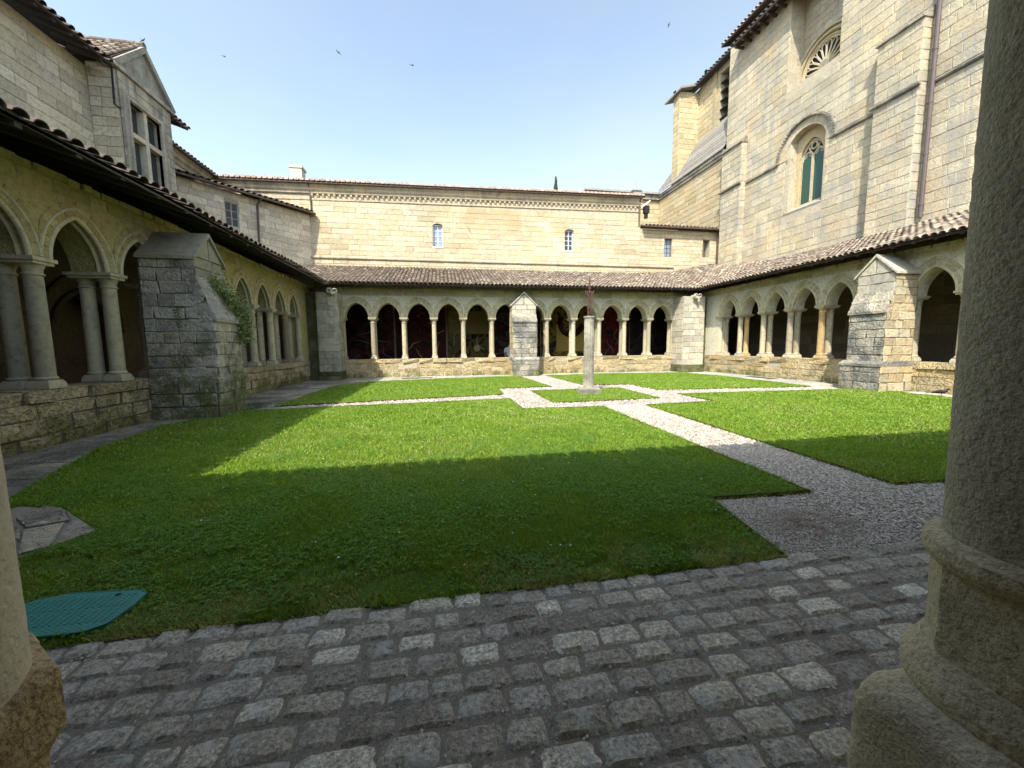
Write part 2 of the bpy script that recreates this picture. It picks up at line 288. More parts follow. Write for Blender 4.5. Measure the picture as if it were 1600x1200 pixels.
# ------------------------------------------------------------------ object helpers
ORG = {}
class MB:
    def __init__(s): s.v = []; s.f = []; s.t = []
    def add(s, vs, fs, tint=None):
        o = len(s.v); s.v += [tuple(map(float, p)) for p in vs]; tint = rnd.random() if tint is None else tint
        for f in fs: s.f.append(tuple(i+o for i in f)); s.t.append(tint)
    def box(s, a, b, tint=None):
        x0, x1 = sorted((a[0], b[0])); y0, y1 = sorted((a[1], b[1])); z0, z1 = sorted((a[2], b[2]))
        s.add([(x0, y0, z0), (x1, y0, z0), (x1, y1, z0), (x0, y1, z0), (x0, y0, z1), (x1, y0, z1), (x1, y1, z1), (x0, y1, z1)],
              [(0, 3, 2, 1), (4, 5, 6, 7), (0, 1, 5, 4), (1, 2, 6, 5), (2, 3, 7, 6), (3, 0, 4, 7)], tint)
    def fbox(s, F, a, b, tint=None):   # box in frame coordinates
        c = [F(u, n, z) for z in (a[2], b[2]) for (u, n) in ((a[0], a[1]), (b[0], a[1]), (b[0], b[1]), (a[0], b[1]))]
        s.add(c, [(0, 3, 2, 1), (4, 5, 6, 7), (0, 1, 5, 4), (1, 2, 6, 5), (2, 3, 7, 6), (3, 0, 4, 7)], tint)
    def tube(s, pts, r, seg=8, cap=True, tint=None):
        pts = [np.array(p, float) for p in pts]; n = len(pts); rr = r if hasattr(r, '__len__') else [r]*n; vs = []; fs = []
        prev = None
        for i in range(n):
            d = pts[min(i+1, n-1)]-pts[max(i-1, 0)]; d /= (np.linalg.norm(d)+1e-9)
            ref = prev if prev is not None else (np.array([0, 0, 1.]) if abs(d[2]) < .9 else np.array([1., 0, 0]))
            a = ref-ref.dot(d)*d; a /= np.linalg.norm(a); b = np.cross(d, a); prev = a
            for k in range(seg):
                t = 2*math.pi*k/seg; vs.append(pts[i]+rr[i]*(math.cos(t)*a+math.sin(t)*b))
        for i in range(n-1):
            for k in range(seg):
                k2 = (k+1) % seg; fs.append((i*seg+k, i*seg+k2, (i+1)*seg+k2, (i+1)*seg+k))
        if cap: fs.append(tuple(range(seg))[::-1]); fs.append(tuple((n-1)*seg+k for k in range(seg)))
        s.add(vs, fs, tint)
    def lathe(s, c, prof, seg=20, tint=None, squash=1):
        vs = []; fs = []
        for (r, z) in prof:
            for k in range(seg):
                t = 2*math.pi*(k+.5)/seg; vs.append((c[0]+r*math.cos(t), c[1]+r*math.sin(t)*squash, c[2]+z))
        for i in range(len(prof)-1):
            for k in range(seg):
                k2 = (k+1) % seg; fs.append((i*seg+k, i*seg+k2, (i+1)*seg+k2, (i+1)*seg+k))
        fs.append(tuple(range(seg))[::-1]); fs.append(tuple((len(prof)-1)*seg+k for k in range(seg)))
        s.add(vs, fs, tint)
    def prism(s, poly, z0, z1, tint=None):
        n = len(poly); vs = [(p[0], p[1], z0) for p in poly]+[(p[0], p[1], z1) for p in poly]
        s.add(vs, [tuple(range(n))[::-1], tuple(range(n, 2*n))]+[(i, (i+1) % n, n+(i+1) % n, n+i) for i in range(n)], tint)
    def fprism(s, F, poly, n0, n1, tint=None):   # poly in (u,z), extruded along n
        k = len(poly); vs = [F(u, n0, z) for u, z in poly]+[F(u, n1, z) for u, z in poly]
        s.add(vs, [tuple(range(k)), tuple(range(k, 2*k))[::-1]]+[(i, k+i, k+(i+1) % k, (i+1) % k) for i in range(k)], tint)
    def mesh(s, name, origin, smooth=False):
        V = np.array(s.v, dtype=np.float64)-np.asarray(origin); m = bpy.data.meshes.new(name)
        m.from_pydata(V.tolist(), [], s.f); a = m.attributes.new('tint', 'FLOAT', 'FACE'); a.data.foreach_set('value', s.t)
        if smooth: m.polygons.foreach_set('use_smooth', [True]*len(m.polygons)); m.set_sharp_from_angle(angle=math.radians(40))
        return m
    def build(s, name, mat, parent=None, origin=None, smooth=False, **tags):
        V = np.array(s.v); c = origin if origin is not None else [(V[:, 0].min()+V[:, 0].max())/2, (V[:, 1].min()+V[:, 1].max())/2, V[:, 2].min()]
        m = s.mesh(name, c, smooth); m.materials.append(M[mat] if isinstance(mat, str) else mat)
        return link(name, m, c, parent, **tags)
def link(name, mesh, world, parent=None, **tags):
    o = bpy.data.objects.new(name, mesh); COL.objects.link(o); place(o, world, parent)
    for k, v in tags.items(): o[k] = v
    return o
def place(o, world, parent):
    base = ORG.get(parent.name, (0, 0, 0)) if parent else (0, 0, 0)
    o.parent = parent; o.location = [world[i]-base[i] for i in range(3)]; ORG[o.name] = tuple(world)
def thing(name, loc, label, cat, group=None):
    o = link(name, None, loc, None, label=label, category=cat)
    if group: o['group'] = group
    return o
def struct(mb, name, mat, parent=None, kind='structure', **k): return mb.build(name, mat, parent, kind=kind, **k)
def frame(O, U, N):
    O = np.array(O, float); U = np.array(U, float); N = np.array(N, float); U /= np.linalg.norm(U); N /= np.linalg.norm(N)
    f = lambda u, n, z: O+u*U+n*N+np.array([0, 0, z]); f.U = U; f.N = N; f.O = O; return f
# frames (u along the wall, n outwards to the court, z up), N = U x Z
FL = frame((-6.4, 0, 0), (0, 1, 0), (1, 0, 0))          # left arcade face
FF = frame((0, 20.8, 0), (1, 0, 0), (0, -1, 0))         # far arcade face
FR = frame((15.0, 0, 0), (0, -1, 0), (-1, 0, 0))        # right arcade face (u = -Y)
FN = frame((0, .50, 0), (-1, 0, 0), (0, 1, 0))          # near arcade face (u = -X)
FB = frame((0, 24.5, 0), (1, 0, 0), (0, -1, 0))         # far facade
FC = frame((18.9, 0, 0), (0, -1, 0), (-1, 0, 0))        # church
FA = frame((-11.15, 0, 0), (0, 1, 0), (1, 0, 0))        # left building
FD = frame((-10.3, 0, 0), (0, 1, 0), (1, 0, 0))         # dormer front
FW = frame((-12.2, 0, 0), (0, 1, 0), (1, 0, 0))         # back wing
FO = frame((-7.3, 24.5, 0), (.66, .75, 0), (.75, -.66, 0))   # oblique wall, u from -6.3 to 0

# ------------------------------------------------------------------ pooled stones
def unit_stone(i, rough=.0):
    r = random.Random(100+i); j = lambda a: (r.random()-.5)*a
    c = .035; ring = []
    for (x, z) in ((-1, -1), (1, -1), (1, 1), (-1, 1)): ring.append((x*.5, z*.5))
    vs = [(x, 1.0, z) for x, z in ring]
    vs += [(x+j(rough*.12), .22, z+j(rough*.12)) for x, z in ring]
    d = j(.3)*.3
    vs += [(x*(1-2*c*(.4+.6*rough))+j(.012+rough*.08), d*.3+j(.05+.1*rough), z*(1-2.6*c*(.4+.6*rough))+j(.02+rough*.08)) for x, z in ring]
    fs = [(8, 9, 10, 11)]+[(a, (a+1) % 4, 4+(a+1) % 4, 4+a) for a in range(4)]+[(4+a, 4+(a+1) % 4, 8+(a+1) % 4, 8+a) for a in range(4)]
    return vs, fs, r.random()
POOL = {}
def pool(mat, rough, i):
    k = (mat, rough, i)
    if k not in POOL:
        vs, fs, t = unit_stone(i+(40 if rough else 0), rough); mb = MB(); mb.add(vs, fs, t); m = mb.mesh('stone', (0, 0, 0)); m.materials.append(M[mat]); POOL[k] = m
    return POOL[k]
class Stones:
    """Rectangular stones laid on wall frames; the ones that show largest become objects of their own."""
    def __init__(s, parent, mat, rough=0., name='stone'): s.p = parent; s.mat = mat; s.r = rough; s.recs = []; s.name = name
    def put(s, F, u0, u1, z0, z1, n=.02, d=.06, mat=None): s.recs.append((F, u0, u1, z0, z1, n, d, mat or s.mat))
    def ashlar(s, F, u0, u1, z0, z1, h, w, cut=None, n=.02, d=.06, joint=.014, jit=.3, mat=None, prou=.006):
        nc = max(1, round((z1-z0)/h)); hs = [1+jit*.5*(rnd.random()-.5) for _ in range(nc)]; k = (z1-z0)/sum(hs); z = z0
        for i in range(nc):
            za, zb = z, z+hs[i]*k; z = zb; u = u0-rnd.random()*w*.6
            holes = []
            if cut: holes = cut(za, zb)
            while u < u1:
                ww = w*(1+(rnd.random()-.5)*1.1); a, b = max(u, u0), min(u+ww, u1); u += ww
                if u1-u < w*.3: b = u1; u = u1
                segs = [(a, b)]
                for (ha, hb) in holes:
                    ns = []
                    for (p, q) in segs:
                        if q <= ha or p >= hb: ns.append((p, q)); continue
                        if p < ha: ns.append((p, ha))
                        if q > hb: ns.append((hb, q))
                    segs = ns
                for (p, q) in segs:
                    if q-p > .06: s.put(F, p+joint/2, q-joint/2, za+joint/2, zb-joint/2, n+(rnd.random()-.5)*2*prou, d, mat)
    def done(s, limit=298, minpx=9):
        sc_ = []
        for r in s.recs:
            F, u0, u1, z0, z1, n, d, mt = r; c = F((u0+u1)/2, n, (z0+z1)/2); q = proj(c); area = 0
            if q and -60 < q[0] < 1660 and -60 < q[1] < 1260:
                a = proj(F(u0, n, z0)); b = proj(F(u1, n, z0)); e = proj(F(u0, n, z1))
                if a and b and e:
                    w_ = math.hypot(b[0]-a[0], b[1]-a[1]); h_ = math.hypot(e[0]-a[0], e[1]-a[1])
                    ar = abs((b[0]-a[0])*(e[1]-a[1])-(b[1]-a[1])*(e[0]-a[0]))
                    area = ar if max(w_, h_) >= minpx else 0
            sc_.append(area)
        order = sorted(range(len(sc_)), key=lambda i: -sc_[i]); objs = set(i for i in order[:limit] if sc_[i] > 30)
        mbs = {}
        for i, r in enumerate(s.recs):
            F, u0, u1, z0, z1, n, d, mt = r; k = rnd.randrange(26)
            if i in objs:
                o = bpy.data.objects.new(s.name, pool(mt, s.r, k)); COL.objects.link(o); o.parent = s.p
                b = ORG.get(s.p.name, (0, 0, 0)); c = F((u0+u1)/2, n, (z0+z1)/2); U = F.U*(u1-u0); B = -F.N*d
                o.matrix_basis = Matrix(((U[0], B[0], 0, c[0]-b[0]), (U[1], B[1], 0, c[1]-b[1]), (0, 0, z1-z0, c[2]-b[2]), (0, 0, 0, 1)))
            else:
                vs, fs, t = unit_stone(k+(40 if s.r else 0), s.r); mb = mbs.setdefault(mt, MB())
                mb.add([F((u0+u1)/2+x*(u1-u0), n-y*d, (z0+z1)/2+z*(z1-z0)) for x, y, z in vs], fs, t)
        for mt, mb in mbs.items(): mb.build(s.name+'work', mt, s.p, kind='stuff')

def core(F, u0, u1, z0, z1, T, opens=(), n=0.):
    """solid wall with rectangular openings (u0,u1,z0,z1)"""
    mb = MB(); us = sorted({u0, u1, *[o[0] for o in opens], *[o[1] for o in opens]})
    for a, b in zip(us, us[1:]):
        hs = sorted([(o[2], o[3]) for o in opens if o[0] <= a+1e-6 and o[1] >= b-1e-6]); z = z0
        for (p, q) in hs:
            if p > z: mb.fbox(F, (a, n-T, z), (b, n, p), .5)
            z = max(z, q)
        if z1 > z: mb.fbox(F, (a, n-T, z), (b, n, z1), .5)
    return mb

def arch_pts(a, h, k=10):
    R = (a*a+h*h)/(2*a) if h >= a else a; th = math.acos(max(-1, min(1, (R-a)/R))) if h > a+1e-6 else math.pi/2
    L = [((R-a)-R*math.cos(th*i/k), R*math.sin(th*i/k)) for i in range(k+1)]
    return L+[(-x, z) for x, z in L[-2::-1]]
def arch_off(a, h, off, k=10):
    """arch outline offset outwards"""
    P = arch_pts(a, h, k); o = []
    n = len(P)
    for i, (x, z) in enumerate(P):
        x0, z0 = P[max(i-1, 0)]; x1, z1 = P[min(i+1, n-1)]; dx, dz = x1-x0, z1-z0; L = math.hypot(dx, dz); o.append((x-dz/L*off, z+dx/L*off))
    return o
def arch_fill(mb, F, uc, a, h, zs, ztop, half, T, n=0., k=10):
    P = [(uc+x, zs+z) for x, z in arch_pts(a, h, k)]
    for s in (-1, 1):
        if half > a+1e-4: mb.fbox(F, (uc+s*a, n-T, zs), (uc+s*half, n, ztop), .5)
    for (x0, z0), (x1, z1) in zip(P, P[1:]):
        mb.fprism(F, [(x0, z0), (x1, z1), (x1, ztop), (x0, ztop)], n, n-T, .5)
def sweep(F, P, n, r, seg=6):
    return [F(x, n, z) for x, z in P]

# ------------------------------------------------------------------ ground
def sheet(name, poly, z, mat, parent=None):
    mb = MB(); mb.add([(x, y, z) for x, y in poly], [tuple(range(len(poly)))], .5); return struct(mb, name, mat, parent)
sheet('ground', [(-400, -400), (400, -400), (400, 400), (-400, 400)], -.06, M['floor'])
path = sheet('gravel_path', [(-6.5, 2.28), (15.1, 2.28), (15.1, 20.9), (-6.5, 20.9)], -.004, 'gravel')
LAWNS = {
 'NL': [(-3.9, 2.34), (2.47, 2.34), (2.66, 3.39), (3.82, 3.35), (4.02, 9.2), (1.93, 9.33), (1.92, 11.25), (-4.9, 10.62), (-5.25, 10.42), (-5.72, 8.9), (-5.5, 7.2), (-4.62, 4.9)],
 'FL': [(-4.55, 11.3), (1.91, 12.31), (1.97, 14.05), (4.05, 14.15), (3.85, 19.55), (.2, 19.2), (-3.4, 18.3), (-4.4, 16.7)],
 'FR': [(5.3, 19.6), (5.46, 14.4), (7.36, 14.2), (7.36, 12.2), (13.2, 11.75), (13.5, 16.2), (13.1, 19.4), (9., 19.8)],
 'NR': [(7.33, 11.05), (7.36, 9.35), (5.21, 9.2), (4.95, 3.36), (6.3, 3.3), (6.4, 2.34), (13.7, 2.34), (14.15, 8.6), (14.25, 9.8), (14.0, 10.8)],
 'SQ': [(2.99, 10.18), (6.25, 10.3), (6.33, 13.15), (3.0, 13.0)]}
def subdiv_poly(P): return P
LAB = {'NL': 'lawn', 'FL': 'lawn', 'FR': 'lawn', 'NR': 'lawn', 'SQ': 'lawn'}
lawn_o = {}
for k, P in LAWNS.items():
    mb = MB(); mb.prism(P, -.05, .012, .5); lawn_o[k] = struct(mb, 'lawn', 'lawn')
def inpoly(X, Y, P):
    c = np.zeros(len(X), bool); n = len(P)
    for i in range(n):
        x0, y0 = P[i]; x1, y1 = P[i-1]
        if y0 == y1: continue
        c ^= ((y0 > Y) != (y1 > Y)) & (X < (x1-x0)*(Y-y0)/(y1-y0)+x0)
    return c
def vnoise(X, Y, s, seed):
    """cheap smooth value noise"""
    r = np.random.RandomState(seed); G = r.rand(64, 64); x = X*s+100; y = Y*s+100; xi = np.floor(x).astype(int); yi = np.floor(y).astype(int); fx = x-xi; fy = y-yi
    fx = fx*fx*(3-2*fx); fy = fy*fy*(3-2*fy); g = lambda a, b: G[a % 64, b % 64]
    return (g(xi, yi)*(1-fx)+g(xi+1, yi)*fx)*(1-fy)+(g(xi, yi+1)*(1-fx)+g(xi+1, yi+1)*fx)*fy
def edge_poly_expand(P, d):
    c = np.mean(P, 0); return [tuple(c+(np.array(p)-c)*(1+d/np.linalg.norm(np.array(p)-c))) for p in P]
PATCH = [(-4.3, 4.6), (-3.74, 4.45), (-2.98, 3.77), (-3.24, 3.36), (-4.3, 3.9)]
COVER = [(-2.55, 2.37), (-1.90, 2.37), (-1.88, 2.70), (-2.35, 2.76), (-2.55, 2.7)]
DIRT = [(-1.75, 3.05, .25), (-2.6, 3.2, .3), (-.25, 2.5, .28), (.35, 2.42, .2), (-.6, 2.42, .2), (1.9, 2.5, .15), (-2.9, 3.3, .22), (-.9, 2.75, .2), (1.1, 2.46, .16), (-2.2, 3.9, .12)]
def bulk_mesh(name, V, Fi, tint, mat, parent=None, nv=3, **tags):
    m = bpy.data.meshes.new(name); nf = len(Fi); m.vertices.add(len(V)); m.vertices.foreach_set('co', V.astype(np.float32).ravel())
    m.loops.add(nf*nv); m.loops.foreach_set('vertex_index', Fi.astype(np.int32).ravel()); m.polygons.add(nf)
    m.polygons.foreach_set('loop_start', np.arange(0, nf*nv, nv, dtype=np.int32)); m.polygons.foreach_set('loop_total', np.full(nf, nv, np.int32))
    a = m.attributes.new('tint', 'FLOAT', 'FACE'); a.data.foreach_set('value', tint.astype(np.float32)); m.update(calc_edges=True); m.validate(); m.materials.append(M[mat])
    return link(name, m, (0, 0, 0), parent, **tags)
def scatter(P, dens, thin=True):
    xs = [p[0] for p in P]; ys = [p[1] for p in P]; A = (max(xs)-min(xs))*(max(ys)-min(ys)); n = int(A*dens)
    X = npr.rand(n)*(max(xs)-min(xs))+min(xs); Y = npr.rand(n)*(max(ys)-min(ys))+min(ys); k = inpoly(X, Y, P); return X[k], Y[k]
def holes_mask(X, Y, dirt=True):
    k = ~inpoly(X, Y, PATCH) & ~inpoly(X, Y, COVER) & ~((abs(X-4.68) < .31) & (abs(Y-11.92) < .31))
    if dirt:
        for (cx, cy, r) in DIRT: k &= ~((((X-cx)**2+((Y-cy)*1.6)**2) < (r*(.6+.8*vnoise(X, Y, 9, 5)))**2) & (npr.rand(len(X)) < .82))
    return k
def blades(P, y0, y1, dens, wd, ht, key):
    X, Y = scatter(P, dens); D = np.hypot(X, Y); k = (D >= y0) & (D < y1) & holes_mask(X, Y); X, Y = X[k], Y[k]; n = len(X)
    if n == 0: return None
    th = npr.rand(n)*6.283; H = ht*(.45+.8*npr.rand(n))*(.7+.6*vnoise(X, Y, 2.6, 3)); W = wd*(.6+.8*npr.rand(n)); ln = H*(.25+1.0*npr.rand(n)); la = npr.rand(n)*6.283
    V = np.zeros((n, 3, 3)); cx, sx = np.cos(th)*W/2, np.sin(th)*W/2
    V[:, 0] = np.c_[X-cx, Y-sx, np.full(n, .008)]; V[:, 1] = np.c_[X+cx, Y+sx, np.full(n, .008)]; V[:, 2] = np.c_[X+np.cos(la)*ln, Y+np.sin(la)*ln, .012+H*.75]
    t = np.clip(.46+.14*(vnoise(X, Y, 1.1, 8)-.5)+.18*(vnoise(X, Y, 5, 9)-.5)+.95*(npr.rand(n)-.5), 0, .96); dry = npr.rand(n) < (.03+.10*(vnoise(X, Y, .8, 4) > .66)+.7*np.clip((2.75-Y)/.3, 0, 1)*(Y < 2.8)*(vnoise(X, Y, 3, 17) > .35)); t[dry] = 1.
    return V.reshape(-1, 3), t
bands = [(0, 3.6, 22000, .0075, .046), (3.6, 5.2, 14000, .0100, .046), (5.2, 8., 6500, .016, .05), (8., 13, 3000, .026, .052), (13, 30, 1700, .034, .052)]
for k, P in LAWNS.items():
    Vs, ts = [], []
    P2 = edge_poly_expand(P, .03)
    for (a, b, d, w_, h_) in bands:
        r = blades(P2, a, b, d, w_, h_, k)
        if r: Vs.append(r[0]); ts.append(r[1])
    V = np.concatenate(Vs); t = np.concatenate(ts); bulk_mesh('grass', V, np.arange(len(V)).reshape(-1, 3), t, 'grass', lawn_o[k], kind='stuff')
# clover patches in the near lawns
def clover(P, dens, maxd, parent):
    X, Y = scatter(P, dens); k = (np.hypot(X, Y) < maxd) & holes_mask(X, Y) & (vnoise(X, Y, 1.7, 21)*.65+vnoise(X, Y, 6, 22)*.35+.5*(npr.rand(len(X))-.5)-np.clip((np.hypot(X, Y)-4)*.12, 0, 1) > .50); X, Y = X[k], Y[k]; n = len(X); vs = []; t = npr.rand(n)
    a0 = npr.rand(n)*6.283; R = .0058+.0045*npr.rand(n); Z = .036+.02*npr.rand(n); out_ = np.zeros((n, 3, 4, 3))
    for j in range(3):
        a = a0+j*2.094; cx, cy = np.cos(a), np.sin(a); px, py = -cy, cx; zt = Z+.006*(npr.rand(n)-.3)
        out_[:, j, 0] = np.c_[X, Y, Z]; out_[:, j, 1] = np.c_[X+R*(cx+.6*px), Y+R*(cy+.6*py), zt+.003]; out_[:, j, 2] = np.c_[X+R*1.75*cx, Y+R*1.75*cy, zt-.002]; out_[:, j, 3] = np.c_[X+R*(cx-.6*px), Y+R*(cy-.6*py), zt+.003]
    V = out_.reshape(-1, 3); bulk_mesh('clover', V, np.arange(len(V)).reshape(-1, 4), np.repeat(t, 3), 'clover', parent, nv=4, kind='stuff')
clover(LAWNS['NL'], 3400, 8., lawn_o['NL']); clover(LAWNS['NR'], 900, 8., lawn_o['NR'])
# daisies and clover flowers
mb = MB()
for i in range(230):
    x = rnd.uniform(-5, 4); y = 2.6+rnd.random()**1.5*7
    if not inpoly(np.array([x]), np.array([y]), LAWNS['NL'])[0] or vnoise(np.array([x]), np.array([y]), 1.3, 31)[0] < .58: continue
    r = .007+.003*rnd.random()
    mb.lathe((x, y, .052+rnd.random()*.012), [(r*.3, -.004), (r, 0), (r*.4, .004)], 6, .5)
mb.build('daisies', 'white', lawn_o['NL'], kind='stuff')
# pebbles
def pebbles(y0, y1, dens, r, P, parent, name='pebbles', keep=None):
    X, Y = scatter(P, dens); k = (np.hypot(X, Y) >= y0) & (np.hypot(X, Y) < y1)
    for q in LAWNS.values(): k &= ~inpoly(X, Y, q)
    if keep is not None: k &= keep(X, Y)
    X, Y = X[k], Y[k]; n = len(X); a = npr.rand(n)*6.283; R = r*(.5+.9*npr.rand(n)); E = .5+.5*npr.rand(n); V = np.zeros((n, 6, 3)); Z = R*.25
    ca, sa = np.cos(a), np.sin(a); j = lambda: .75+.5*npr.rand(n)
    V[:, 0] = np.c_[X+R*ca*j(), Y+R*sa*j(), Z]; V[:, 1] = np.c_[X-R*E*sa, Y+R*E*ca, Z*j()]; V[:, 2] = np.c_[X-R*ca*j(), Y-R*sa*j(), Z]; V[:, 3] = np.c_[X+R*E*sa, Y-R*E*ca, Z*j()]
    V[:, 4] = np.c_[X+.3*R*(npr.rand(n)-.5), Y+.3*R*(npr.rand(n)-.5), Z+R*.6]; V[:, 5] = np.c_[X, Y, Z-R*.4]
    F = np.array([(0, 1, 4), (1, 2, 4), (2, 3, 4), (3, 0, 4)]); Fi = (np.arange(n)[:, None, None]*6+F[None]).reshape(-1, 3)
    return V.reshape(-1, 3), Fi, np.repeat(npr.rand(n), 4)
def multi_pebbles(specs, parent, name='pebbles'):
    Vs, Fs, Ts = [], [], []; o = 0
    for s_ in specs:
        v, f, t = pebbles(*s_[:5], parent, keep=s_[5] if len(s_) > 5 else None); Vs.append(v); Fs.append(f+o); Ts.append(t); o += len(v)
    bulk_mesh(name, np.concatenate(Vs), np.concatenate(Fs), np.concatenate(Ts), 'pebble', parent, kind='stuff')
PB = [(2.4, 2.3), (7, 2.3), (7, 3.4), (5.3, 3.4), (5.5, 9.4), (3.5, 9.4), (3.5, 3.3), (2.6, 3.5)]
RING = [(-6, 9), (14.5, 9), (14.5, 20), (-6, 20)]
multi_pebbles([(0, 4.6, 7500, .0085, PB), (4.6, 7, 3500, .012, PB), (7, 12, 1500, .017, PB), (6, 30, 260, .026, RING, lambda X, Y: (X > -4.3) & (X < 13.5) & (Y < 19.4))], path)
# rusty lawn edging
EDG = {'NL': [(2.47, 2.34), (2.66, 3.39), (3.82, 3.35), (4.02, 9.2), (1.93, 9.33), (1.92, 11.25), (-4.9, 10.62)],
       'FL': [(-4.4, 11.3), (1.91, 12.31), (1.97, 14.05), (4.05, 14.15), (3.85, 19.5)],
       'FR': [(5.3, 19.5), (5.46, 14.4), (7.36, 14.2), (7.36, 12.2), (13.1, 11.76)],
       'NR': [(14.0, 10.8), (7.33, 11.05), (7.36, 9.35), (5.21, 9.2), (4.95, 3.36), (6.3, 3.3), (6.4, 2.36)],
       'SQ': [(2.99, 10.18), (6.25, 10.3), (6.33, 13.15), (3.0, 13.0), (2.99, 10.18)]}
ELAB = {'NL': 'thin rusty metal edging around the near left lawn beside the wide gravel path', 'FL': 'thin rusty edging along the far left lawn below the painted gallery',
        'FR': 'thin rusty edging along the far right lawn behind the fluted column', 'NR': 'thin rusty edging around the near right lawn with the pointed corner',
        'SQ': 'thin rusty edging around the small square lawn of the fluted column'}
for k, P in EDG.items():
    mb = MB()
    for (a, b) in zip(P, P[1:]):
        a = np.array(a); b = np.array(b); L = np.linalg.norm(b-a); d = (b-a)/L; nn = np.array([-d[1], d[0]])*.006; m_ = max(1, int(L/1.2)); 
        for q in range(m_):
            p0 = a+d*L*q/m_; p1 = a+d*L*(q+1)/m_; h = .028+.012*rnd.random()
            mb.prism([tuple(p0-nn), tuple(p1-nn), tuple(p1+nn), tuple(p0+nn)], -.03, h)
    mb.build('lawn_edging', 'edge', None, label=ELAB[k], category='edging', group='rusty metal lawn edgings')

# ---- cobbled pavement
cob = sheet('cobbled_pavement', [(-6.4, -3.5), (15.0, -3.5), (15.0, 2.33), (-6.4, 2.33)], .004, 'joint')
def cobble_mesh(i):
    r = random.Random(500+i); nx, ny = 9, 7; ex = 5+r.random()*4; mb = MB(); vs = []
    sk = [(r.random()-.5)*.2 for _ in range(4)]
    for iy in range(ny+1):
        for ix in range(nx+1):
            x = ix/nx*2-1; y = iy/ny*2-1
            px = x*(1+sk[0]*y); py = y*(1+sk[1]*x)
            rr = (abs(x)**ex+abs(y)**ex)**(1/ex)
            k = 1/max(1, rr)
            wob = 1+.11*mnoise.noise(Vector((x*1.6+i*5, y*1.6, i*1.3)))+.09*mnoise.noise(Vector((x*4+i*5, y*4, i)))
            e = max(abs(x), abs(y)); z = (1-e**7)*1.0+.38*mnoise.noise(Vector((x*1.2+i*9, y*1.2, 3)))+.22*mnoise.noise(Vector((x*3.3+i*9, y*3.3, 7)))*(1-e**6)
            if e > .999: z = -.4
            vs.append((px*k*wob*.5, py*k*wob*.5, z))
    fs = [(a, a+1, a+nx+2, a+nx+1) for iy in range(ny) for a in range(iy*(nx+1), iy*(nx+1)+nx)]
    mb.add(vs, fs, (i*.618) % 1); m = mb.mesh('cobble', (0, 0, 0), True); m.materials.append(M['cobble']); return m, vs, fs, (i*.618) % 1
CM = [cobble_mesh(i) for i in range(22)]
cobs = []
y = 2.33; row = 0
while y > -.6:
    h = .128+rnd.random()*.026; x = -5.2-rnd.random()*.2
    while x < 9.6:
        ww = .15+rnd.random()*.12+(.05 if rnd.random() < .12 else 0)
        cobs.append((x+ww/2, y-h/2+(rnd.random()-.5)*(.05 if row == 0 else .02), ww-.013, h-.011, (rnd.random()-.5)*.10, .001+rnd.random()*.009, .008+rnd.random()*.010)); x += ww
    y -= h; row += 1
def cs(c):
    q = proj((c[0], c[1], 0))
    return -q[2] if q and -40 < q[0] < 1640 and q[1] < 1260 and q[1] > 0 else -99-math.hypot(c[0], c[1])
cobs.sort(key=cs, reverse=True); mb = MB()
for i, (x, y, w_, h_, a, z, zh) in enumerate(cobs):
    m, vs_, fs_, t_ = CM[rnd.randrange(22)]
    if i < 298:
        o = bpy.data.objects.new('cobble', m); COL.objects.link(o); o.parent = cob; b = ORG[cob.name]; o.location = (x-b[0], y-b[1], z-b[2]); o.scale = (w_, h_, zh); o.rotation_euler = (0, 0, a+(math.pi if rnd.random() < .5 else 0))
    else:
        mb.add([(x+vx*w_, y+vy*h_, z+vz*zh) for vx, vy, vz in vs_], fs_, t_)
mb.build('cobbles', 'cobble', cob, kind='stuff')
def ck(X, Y): return (npr.rand(len(X)) < np.clip(.05+.75*vnoise(X, Y, 2.2, 41)**3+.5*np.clip((X-2.6)*.5, 0, 1)*(Y > 1.5), 0, 1))
v, f, t = pebbles(0, 9, 900, .0075, [(-3, 1.0), (6, 1.0), (6, 2.32), (-3, 2.32)], cob, keep=ck); v[:, 2] += .012
bulk_mesh('loose_gravel', v, f, t*.5+.5, 'pebble', cob, kind='stuff')

# ---- slab walks round the lawns
def slabs(name, poly, cells, mat, z=.02):
    base = sheet(name, poly, .0, 'joint' if mat == 'slab' else 'mortar')
    for c in cells:
        mb = MB(); n = len(c); ctr = np.mean(c, 0); q = [tuple(ctr+(np.array(p)-ctr)*(1-.02/max(.2, np.linalg.norm(np.array(p)-ctr)))) for p in c]
        q2 = [tuple(ctr+(np.array(p)-ctr)*.965) for p in q]; zz = z+rnd.random()*.012
        vs = [(*p, -.02) for p in q]+[(*p, zz-.008) for p in q]+[(*p, zz+(rnd.random()-.5)*.006) for p in q2]
        mb.add(vs, [(i, (i+1) % n, n+(i+1) % n, n+i) for i in range(n)]+[(n+i, n+(i+1) % n, 2*n+(i+1) % n, 2*n+i) for i in range(n)]+[tuple(range(2*n, 3*n))])
        mb.build('slab', mat, base)
    return base
def strip(A, B, n, jit=.12):
    """cells between polyline A (function s->pt) and B"""
    ts = [0]+sorted(min(.98, max(.02, (i+(rnd.random()-.5)*jit*3)/n)) for i in range(1, n))+[1]
    return [[A(a), A(b), B(b), B(a)] for a, b in zip(ts, ts[1:])]
def pl(P):
    P = [np.array(p, float) for p in P]; L = [0]
    for a, b in zip(P, P[1:]): L.append(L[-1]+np.linalg.norm(b-a))
    def f(t):
        s = t*L[-1]
        for i in range(len(P)-1):
            if s <= L[i+1]+1e-9: return tuple(P[i]+(P[i+1]-P[i])*((s-L[i])/(L[i+1]-L[i])))
        return tuple(P[-1])
    return f
